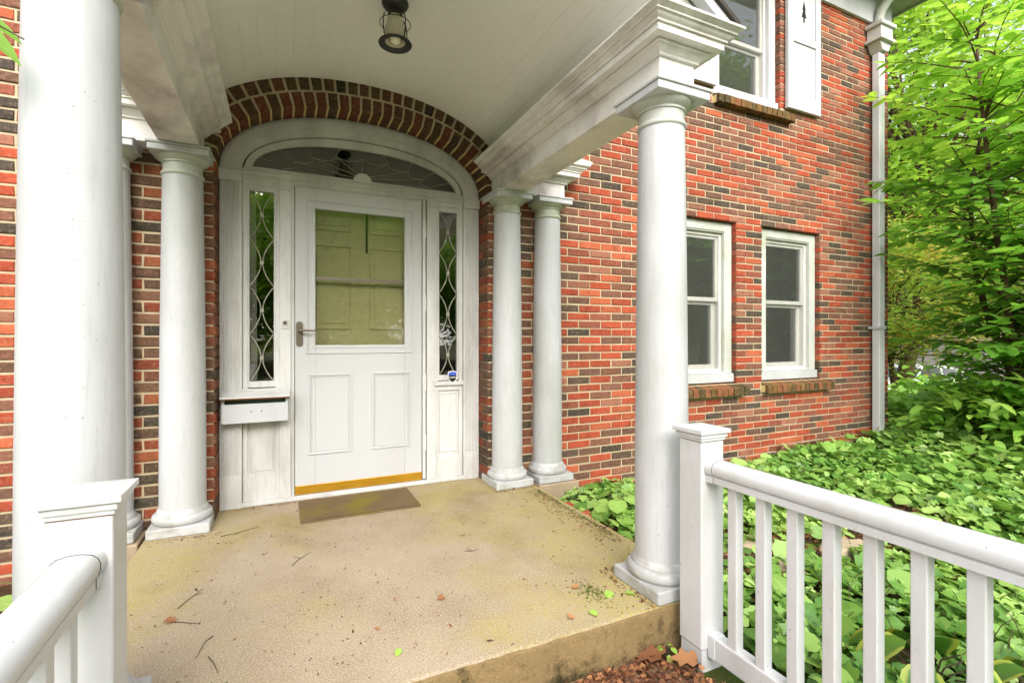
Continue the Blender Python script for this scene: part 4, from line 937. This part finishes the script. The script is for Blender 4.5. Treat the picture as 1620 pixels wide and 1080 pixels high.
make_tree('maple_tree', 'small maple tinged with orange leaves beside the house corner', (11.3, 2.1, -.75), (11.2, 2.0, 2.6), (11.2, 2.1, 2.0), (1.9, 1.7, 1.35), 110, 15000, .30, .10, M['leaf_maple'], .07, seed=2, tm=T_RHOMB)
far = make_tree('roadside_tree', 'broad green roadside tree far behind the parked car', (30, 9, -1.35), (30, 9, 9), (30, 9, 7), (5.5, 5.0, 6.0), 120, 11000, .9, .34, M['leaf_tree'], .35, 'trees across the street', seed=4)
copy_tree(far, (38, 16, -1.35), 1.2, 'green roadside tree farther along the street behind the garage', 1.1)
copy_tree(far, (34, 1, -1.35), 2.6, 'green roadside tree across the street behind the tall shrub', 1.05)
back = make_tree('garden_tree', 'leafy garden tree mirrored in the front door glass', (1.5, -17, -.19), (1.5, -17, 6), (1.5, -17, 3.9), (4.4, 3, 3.9), 150, 17000, .75, .3, M['leaf_tree'], .25, 'garden trees facing the house', seed=5)
for i, (x, y, z, lb) in enumerate(((-6, -13, .8, 'leafy garden tree mirrored in the left narrow window'), (9, -15, 2.0, 'leafy garden tree mirrored in the arched fanlight'), (15, -12, 3.3, 'leafy garden tree mirrored in the first lower window'), (21, -16, 4.4, 'leafy garden tree mirrored in the second lower window'), (24, -8, 5.1, 'leafy garden tree mirrored in the upper window'), (-13, -6, 2.7, 'leafy garden tree at the open side of the garden'))):
    copy_tree(back, (x, y-3, -.19), z, lb, .8+.05*i) if x > -10 else copy_tree(back, (-16, -3, -.19), z, lb, .7)
for i, (x, y, lb) in enumerate(((-3, -26, 'second-row garden tree behind the front path'), (5, -27, 'second-row garden tree right of the front path'), (13, -26, 'second-row garden tree facing the lower windows'), (-11, -24, 'second-row garden tree left of the front path'))): copy_tree(back, (x, y, -.19), 1.1*i, lb, 1.3)
copy_tree(back, (20, -15, -.19), .6, 'very tall garden tree mirrored in the upstairs window', (1.35, 1.35, 2.2))
# bushes and ferns beyond the corner
def bush(name, label, c, r, h, n, s, mat, tm, seed):
    global rng
    kr = rng; rng = np.random.default_rng(300+seed); zb = float(gz(np.array([c[0]]))[0]); t = thing(name, (c[0], c[1], zb), label, 'shrub')
    st = MB(); K = 26; cl = []
    for i in range(K):
        a = rng.uniform(0, 6.28); rr_ = r*math.sqrt(rng.random()); e_ = (c[0]+rr_*math.cos(a), c[1]+rr_*math.sin(a), zb+h*(1-.5*(rr_/r)**2)*rng.uniform(.55, 1.05)); cl.append(e_)
        st.tube(limb_path((c[0]+.2*rr_*math.cos(a), c[1]+.2*rr_*math.sin(a), zb), e_, .02, 4), [.012, .009, .006, .003], 5)
    st.build('stems', M['bark'], t); cl = np.array(cl); w = rng.integers(0, K, n); P = cl[w]+rng.normal(0, .14, (n, 3))*np.array([1, 1, .7]); P[:, 2] = np.maximum(P[:, 2], zb+.03)
    leaf_object('foliage', mat, t, P, tilt(n, .4)+np.array([[-.1, -.3, 0]]), rdir(n)+np.array([0, 0, -.2]), rng.uniform(.7, 1.3, n)*s, tm, np.clip(rng.normal(.5, .15, K)[w]+rng.normal(0, .15, n), 0, 1)); rng = kr; return t
bush('leafy_bush', 'low leafy bush growing against the brick house corner', (7.3, -.15), .7, .5, 900, .12, M['leaf_fern'], T_WIDE, 1)
bush('leafy_bush', 'bright green bush in front of the parked car', (9.9, .9), 1.0, .62, 1300, .13, M['leaf_fern'], T_WIDE, 2)
bush('leafy_bush', 'mid green bush under the orange maple', (10.8, .2), 1.0, .8, 1200, .12, M['leaf_fern'], T_WIDE, 3)
bush('leafy_bush', 'leafy bush at the foot of the tall shrub', (8.1, -1.4), .9, .55, 1000, .13, M['leaf_fern'], T_OVAL, 4)
bush('leafy_bush', 'pale green bush beyond the street-side garden slope', (14.5, 2.6), 1.3, .8, 1300, .13, M['leaf_fern'], T_WIDE, 5)
bush('leafy_bush', 'leafy bush crowding the stems of the tall shrub', (6.95, -.85), .62, .95, 1000, .14, M['leaf_fern'], T_OVAL, 7)
bush('leafy_bush', 'broad bush behind the tall shrub by the right edge', (9.4, -2.0), 1.1, .8, 1300, .14, M['leaf_fern'], T_OVAL, 6)
# ferns
def fern(label, c, s, seed):
    global rng
    kr = rng; rng = np.random.default_rng(500+seed); zb = float(gz(np.array([c[0]]))[0]); t = thing('fern', (c[0], c[1], zb), label, 'fern', 'ferns at the house corner')
    for i in range(13):
        a = 2*math.pi*i/13+rng.uniform(-.2, .2); L = s*rng.uniform(.8, 1.15); pts = [Vector((c[0]+math.cos(a)*L*.75*u, c[1]+math.sin(a)*L*.75*u, zb+L*(1.15*u-.62*u*u)*1.2)) for u in [q/14 for q in range(15)]]
        P, D, S = [], [], []
        for q in range(1, 15):
            d = (pts[q]-pts[q-1]).normalized(); sd_ = Vector((-math.sin(a), math.cos(a), 0))
            for k_ in (-1, 1): P.append(pts[q]); D.append(sd_*k_+d*.45); S.append(L*.30*math.sin(math.pi*min(1, .12+q/15.5))+.01)
        leaf_object('frond', M['leaf_fern'], t, np.array([list(p) for p in P]), np.tile([0, 0, 1.], (len(P), 1))+rng.normal(0, .12, (len(P), 3)), np.array([list(d) for d in D]), np.array(S), T_SLIM, np.clip(rng.normal(.6, .15, len(P)), 0, 1), kind=None)
    rng = kr
fern('feathery fern touching the brick house corner', (7.15, .75), .55, 1); fern('feathery fern just in front of the parked car', (8.3, .9), .55, 2); fern('feathery fern deeper in the bushes', (9.0, .1), .6, 3)
# twig of a shrub reaching in at the upper left
lsr = thing('garden_shrub', (-1.35, -2.1, -.19), 'shrub with bright oval leaves reaching in at the upper left edge', 'shrub')
p = [(-1.35, -2.1, -.2), (-1.3, -2.1, .8), (-1.1, -2.05, 1.5), (-.83, -1.98, 1.84), (-.64, -1.93, 1.84), (-.53, -1.96, 1.78)]
MB().tube(p, [.02, .016, .011, .006, .003, .0015], 7).build('stem', M['bark'], lsr, smooth=60)
lmm = one_leaf_mesh('leaf', M['leaf_shrub'], T_SLIM, .6)
for q, d, s in (((-.655, -1.93, 1.855), (.105, -.04, -.02), .125), ((-.645, -1.935, 1.83), (.105, -.04, -.075), .145), ((-.80, -2.0, 1.9), (.4, -.3, .4), .12), ((-.9, -2.02, 1.8), (.2, -.6, -.3), .13), ((-1.0, -2.04, 1.7), (-.4, .5, .1), .13), ((-1.15, -2.07, 1.4), (.6, -.5, -.2), .14), ((-1.2, -2.08, 1.2), (-.6, -.4, -.1), .14), ((-1.28, -2.1, .9), (.3, .8, 0), .14)):
    place_leaf('leaf', lmm, lsr, q, (.15, -.75, .6), d, s)

# ------------------------------------------------------------ stones, edging bricks, debris
def stone(label, x, y, rx, ry, seed):
    r_ = random.Random(seed); n = 14; m = MB(); pl = [(x+rx*math.cos(2*math.pi*i/n)*r_.uniform(.8, 1.1), y+ry*math.sin(2*math.pi*i/n)*r_.uniform(.8, 1.1)) for i in range(n)]
    m.add([(a, b, -.21) for a, b in pl]+[(a, b, -.15) for a, b in pl]+[(x+(a-x)*.82, y+(b-y)*.82, -.132+r_.uniform(-.006, .006)) for a, b in pl], [(i, (i+1) % n, n+(i+1) % n, n+i) for i in range(n)]+[(n+i, n+(i+1) % n, 2*n+(i+1) % n, 2*n+i) for i in range(n)]+[tuple(range(2*n, 3*n))])
    props(m.build('stepping_stone', M['stone'], smooth=35), label, 'stone', 'pale stones in the ground cover')
stone('flat pale stone behind the first baluster gap', 2.62, -1.36, .16, .09, 1); stone('flat pale stone behind the fourth baluster', 3.05, -1.62, .19, .10, 2); stone('low pale stone farthest along the bare strip', 3.75, -1.52, .2, .1, 3); stone('small flat stone nearest the railing post', 2.55, -1.66, .13, .08, 4)
ords = ['first', 'second', 'third', 'fourth', 'fifth', 'sixth', 'seventh']
for i in range(7):
    y = -.50-.155*i+rb.uniform(-.03, .03); V, F = chamfer_brick(.20, .062, .095, .004, rb); a = rb.uniform(-.5, .3)
    me = bpy.data.meshes.new('edging_brick'); me.from_pydata([(v[0], v[1]-.047, v[2]) for v in V], [], F+[(3, 2, 1, 0)]); me.update(); o = link('edging_brick', me, M['brick_o'])
    o.location = (1.835+rb.uniform(-.015, .03), y, -.135+rb.uniform(-.03, .012)); o.rotation_euler = (R(90)+rb.uniform(-.25, .25), rb.uniform(-.2, .2), R(78)+a*.6); o.color = rb.choice([lin(170, 72, 56), lin(150, 64, 52), lin(182, 92, 74)])
    props(o, ords[i]+' loose red edging brick along the porch side, counting from the house', 'brick', 'loose edging bricks beside the slab')
# twigs on the slab
def twig(label, pts, r=.0017, forks=()):
    m = MB(); m.tube([(x, y, r+.001+.003*(i % 2)) for i, (x, y) in enumerate(pts)], [r*(1-.5*i/(len(pts)-1)) for i in range(len(pts))], 6)
    for (a, b) in forks: m.tube([(*a, .004), (*b, .005)], [r*.7, r*.3], 5)
    props(m.build('twig', M['twig'], smooth=60), label, 'twig', 'twigs lying on the porch')
twig('forked twig in the middle left of the porch slab', [(.05, -.85), (.08, -.80), (.10, -.77), (.14, -.73)], forks=[((.09, -.785), (.05, -.745))])
twig('long thin twig near the left slab edge', [(-.378, -1.065), (-.355, -1.02), (-.335, -.975), (-.308, -.93)], forks=[((-.335, -.975), (-.30, -.965))])
twig('curled brown twig pointing from a bark scrap', [(-.385, -1.165), (-.35, -1.19), (-.31, -1.21), (-.28, -1.235)])
twig('bent grey twig near the lower slab front', [(-.225, -1.34), (-.245, -1.37), (-.255, -1.41), (-.262, -1.47)])
twig('short twig nearest the thick left column', [(-.225, -1.47), (-.205, -1.52), (-.185, -1.58)])
twig('twig beside the left wall column plinth', [(-.30, -.30), (-.22, -.29), (-.16, -.25), (-.11, -.24)], forks=[((-.22, -.29), (-.24, -.33))])
twig('small dark twig in front of the right front column', [(.86, -1.05), (.89, -1.07), (.93, -1.06)], forks=[((.89, -1.07), (.885, -1.03))])
# small specks of debris
r2 = np.random.default_rng(77); n = 1100; P2 = np.stack([r2.uniform(-.62, 1.68, n), r2.uniform(-1.86, .12, n)], 1); edge_ = np.concatenate([np.stack([r2.uniform(1.36, 1.72, 160), -1.55+np.abs(r2.normal(0, .03, 160))], 1), np.stack([1.385-np.abs(r2.normal(0, .02, 120)), r2.uniform(-1.88, -1.56, 120)], 1), np.stack([r2.uniform(1.38, 1.70, 120), -.215-np.abs(r2.normal(0, .02, 120))], 1), np.stack([r2.uniform(-.3, .1, 120), .15-np.abs(r2.normal(0, .02, 120))], 1)]); band_ = np.stack([1.69-np.abs(r2.normal(0, .07, 900)), r2.uniform(-1.3, -.28, 900)], 1); thr = np.stack([r2.uniform(-.3, .9, 60), .12+r2.uniform(0, .05, 60)], 1); pl_ = np.stack([r2.uniform(-.66, -.30, 90), -.23-np.abs(r2.normal(0, .03, 90))], 1)
P2 = np.concatenate([P2, band_, thr, pl_, edge_]); m = len(P2)
o = leaf_object('porch_debris', M['leaf_dead'], None, np.column_stack([P2, np.full(m, .004)]), tilt(m, .4), rdir(m), r2.uniform(.005, .016, m)*(1+1.2*(r2.random(m) > .95)), T_SLIM, r2.random(m)**2.5*.8)
props(o, 'tiny dark leaf and bark specks scattered over the porch slab', 'debris')
n = 1500; c0 = r2.normal(0, 1, (n, 2)); P2 = np.concatenate([np.array([-.24, -1.80])+c0[:700]*[.05, .05], np.stack([1.69-np.abs(c0[700:1200, 0])*.02, r2.uniform(-1.2, -.3, 500)], 1), np.array([1.22, -1.67])+c0[1200:]*[.03, .05]]); P2 = P2[(P2[:, 1] > -1.885) & (P2[:, 0] < 1.715)]; m = len(P2)
o = leaf_object('moss', M['moss'], None, np.column_stack([P2, np.full(m, .002)]), tilt(m, .8), rdir(m), r2.uniform(.006, .017, m), T_SLIM, r2.random(m)); props(o, 'green moss tufts along the slab edges', 'moss')
def fallen(name, label, x, y, z, s, mat, tm, lc, seed, group):
    r_ = np.random.default_rng(seed); me_ = one_leaf_mesh(name, M[mat], tm, lc); a = r_.uniform(0, 6.28); props(place_leaf(name, me_, None, (x, y, z), (r_.normal(0, .15), r_.normal(0, .15), 1), (math.cos(a), math.sin(a), 0), s), label, 'leaf', group)
G1 = 'green leaves fallen on the porch'
for i, (lb, x, y) in enumerate((('fallen pale green leaf beside the right column plinth', 1.27, -1.70), ('small green leaf touching the right column plinth', 1.335, -1.75), ('fallen green leaf near the front slab edge under the column', 1.12, -1.80), ('tiny pale leaf at the front middle of the slab', .38, -1.72))): fallen('fallen_leaf', lb, x, y, .012, .055-.007*i, 'leaf_fern', T_WIDE, .75, 40+i, G1)
G2 = 'brown leaves fallen by the porch'
for i, (lb, x, y, z, s) in enumerate((('large tan oak leaf lying in the litter beside the post', 1.33, -1.975, -.13, .13), ('curled orange leaf leaning on the white post foot', 1.42, -2.06, -.12, .10), ('flat orange leaf at the lower end of the porch step', .87, -1.99, -.15, .09), ('orange leaf scrap in the middle front of the slab', .62, -1.45, .012, .03), ('tan leaf scrap near the front slab edge', 1.02, -1.80, .012, .03), ('rust brown leaf scrap in front of the left column base', -.14, -1.74, .012, .035), ('brown bark scrap on the yellow left slab patch', -.40, -1.16, .012, .04), ('curled red-brown leaf by the right column plinth', 1.18, -1.62, .012, .035))): fallen('dead_leaf', lb, x, y, z, s, 'leaf_dead', T_DEAD, .6+.4*((i*37) % 10)/10, 60+i, G2)

# ------------------------------------------------------------ parked car and garage beyond the garden
def car(loc, rz, label):
    t = bpy.data.objects.new('parked_car', None); col.objects.link(t); org[t.name] = Vector((0, 0, 0)); props(t, label, 'car')
    S = [(-2.25, .45), (-2.28, .70), (-2.15, .95), (-1.55, 1.02), (-1.0, 1.06), (.95, 1.0), (1.75, .90), (2.18, .74), (2.26, .50), (2.2, .28), (1.85, .25), (1.78, .45), (1.62, .60), (1.38, .66), (1.14, .60), (.98, .45), (.92, .24), (-.92, .24), (-.98, .45), (-1.14, .60), (-1.38, .66), (-1.62, .60), (-1.78, .45), (-1.85, .26), (-2.2, .28)]
    n = len(S); m = MB(); rows = ((-.88, 1, 0), (-.91, .99, 0), (.91, .99, 0), (.88, 1, 0)); vs = []
    for y, sc, _ in rows: vs += [(x, y, z) for x, z in S]
    fs = [tuple(range(n)), tuple(range(4*n-1, 3*n-1, -1))]+[(j*n+i, (j+1)*n+i, (j+1)*n+(i+1) % n, j*n+(i+1) % n) for j in range(3) for i in range(n)]
    m.add(vs, fs); body = m.build('body', M['car_paint'], t, bevel=.05)
    CB = [(-1.65, 1.0), (-1.15, 1.38), (-.6, 1.47), (.1, 1.46), (.55, 1.36), (1.15, .97)]; k_ = len(CB); m = MB()
    m.add([(x, -.80+.17*max(0, (z-1)/.47), z) for x, z in CB]+[(x, .80-.17*max(0, (z-1)/.47), z) for x, z in CB], [tuple(range(k_)), tuple(range(2*k_-1, k_-1, -1))]+[(i, i+k_, i+1+k_, i+1) for i in range(k_-1)])
    cab = m.build('cabin', M['car_paint'], t, bevel=.04)
    for s in (-1, 1):
        yo = lambda z: s*(.806-.17*max(0, (z-1)/.47)+.006)
        for pl in ([(-.02, 1.03), (.95, 1.03), (.52, 1.33), (-.02, 1.41)], [(-.95, 1.05), (-.10, 1.03), (-.10, 1.41), (-.62, 1.41)], [(-1.45, 1.08), (-1.02, 1.05), (-.72, 1.40), (-1.05, 1.36)]): MB().add([(x, yo(z), z) for x, z in pl], [(0, 1, 2, 3)]).build('side_window', M['car_glass'], cab)
        MB().box(.78, .92, *sorted((s*.86, s*1.0)), 1.0, 1.12).build('mirror', M['car_paint'], t, bevel=.03)
        for x in (-1.38, 1.38):
            yy = s*.80; w_ = MB().tube([(x, yy-.1, .32), (x, yy+.1, .32)], .32, 28).build('wheel', M['tyre'], t, smooth=40, bevel=.03); MB().tube([(x, yy+s*.095, .32), (x, yy+s*.107, .32)], .20, 20).build('rim', M['rim'], w_)
        MB().box(2.15, 2.255, *sorted((s*.55, s*.84)), .60, .72).build('headlight', M['rim'], t, bevel=.03); MB().box(-2.285, -2.2, *sorted((s*.55, s*.86)), .72, .88).build('tail_light', M['red_lens'], t, bevel=.02)
    MB().add([(.60, -.60, 1.345), (1.13, -.70, 1.0), (1.13, .70, 1.0), (.60, .60, 1.345)], [(0, 1, 2, 3)]).build('windscreen', M['car_glass'], cab).location.z = .012
    MB().add([(-1.2, -.58, 1.36), (-1.62, -.70, 1.04), (-1.62, .70, 1.04), (-1.2, .58, 1.36)], [(0, 1, 2, 3)]).build('rear_window', M['car_glass'], cab).location.z = .012
    t.location = loc; t.rotation_euler.z = rz; return t
car((21.2, 6.3, -1.345), R(-27), 'white sedan parked on the street beyond the house corner')
gt = thing('garage_building', (27.5, 10, -1.345), 'tan garage building with grey panelled door behind the parked car', 'building')
gt.rotation_euler.z = 0
m = MB().box(24.5, 24.9, 8.9, 20, -1.4, 1.6); m.box(24.5, 24.9, 1, 4.0, -1.4, 1.6); m.box(24.5, 24.9, 4.0, 8.9, .95, 1.6); m.box(24.9, 32, 1, 20, -1.4, 1.59); m.build('wall', M['stucco'], gt)
dr = MB().box(24.7, 24.74, 4.0, 8.9, -1.35, .95).build('garage_door', M['dark'], gt)
for i in range(6):
    for j in range(4): MB().box(24.66, 24.70, 4.03+i*.81, 4.03+i*.81+.76, -1.32+j*.57, -1.32+j*.57+.53).build('panel', M['garage_panel'], dr, bevel=.02)
MB().add([(24.1, .6, 1.6), (24.1, 20.4, 1.6), (28, 20.4, 3.6), (28, .6, 3.6), (32.4, .6, 1.6), (32.4, 20.4, 1.6)], [(0, 1, 2, 3), (3, 2, 5, 4), (0, 3, 4), (1, 5, 2)]).build('roof', M['shingle'], gt)
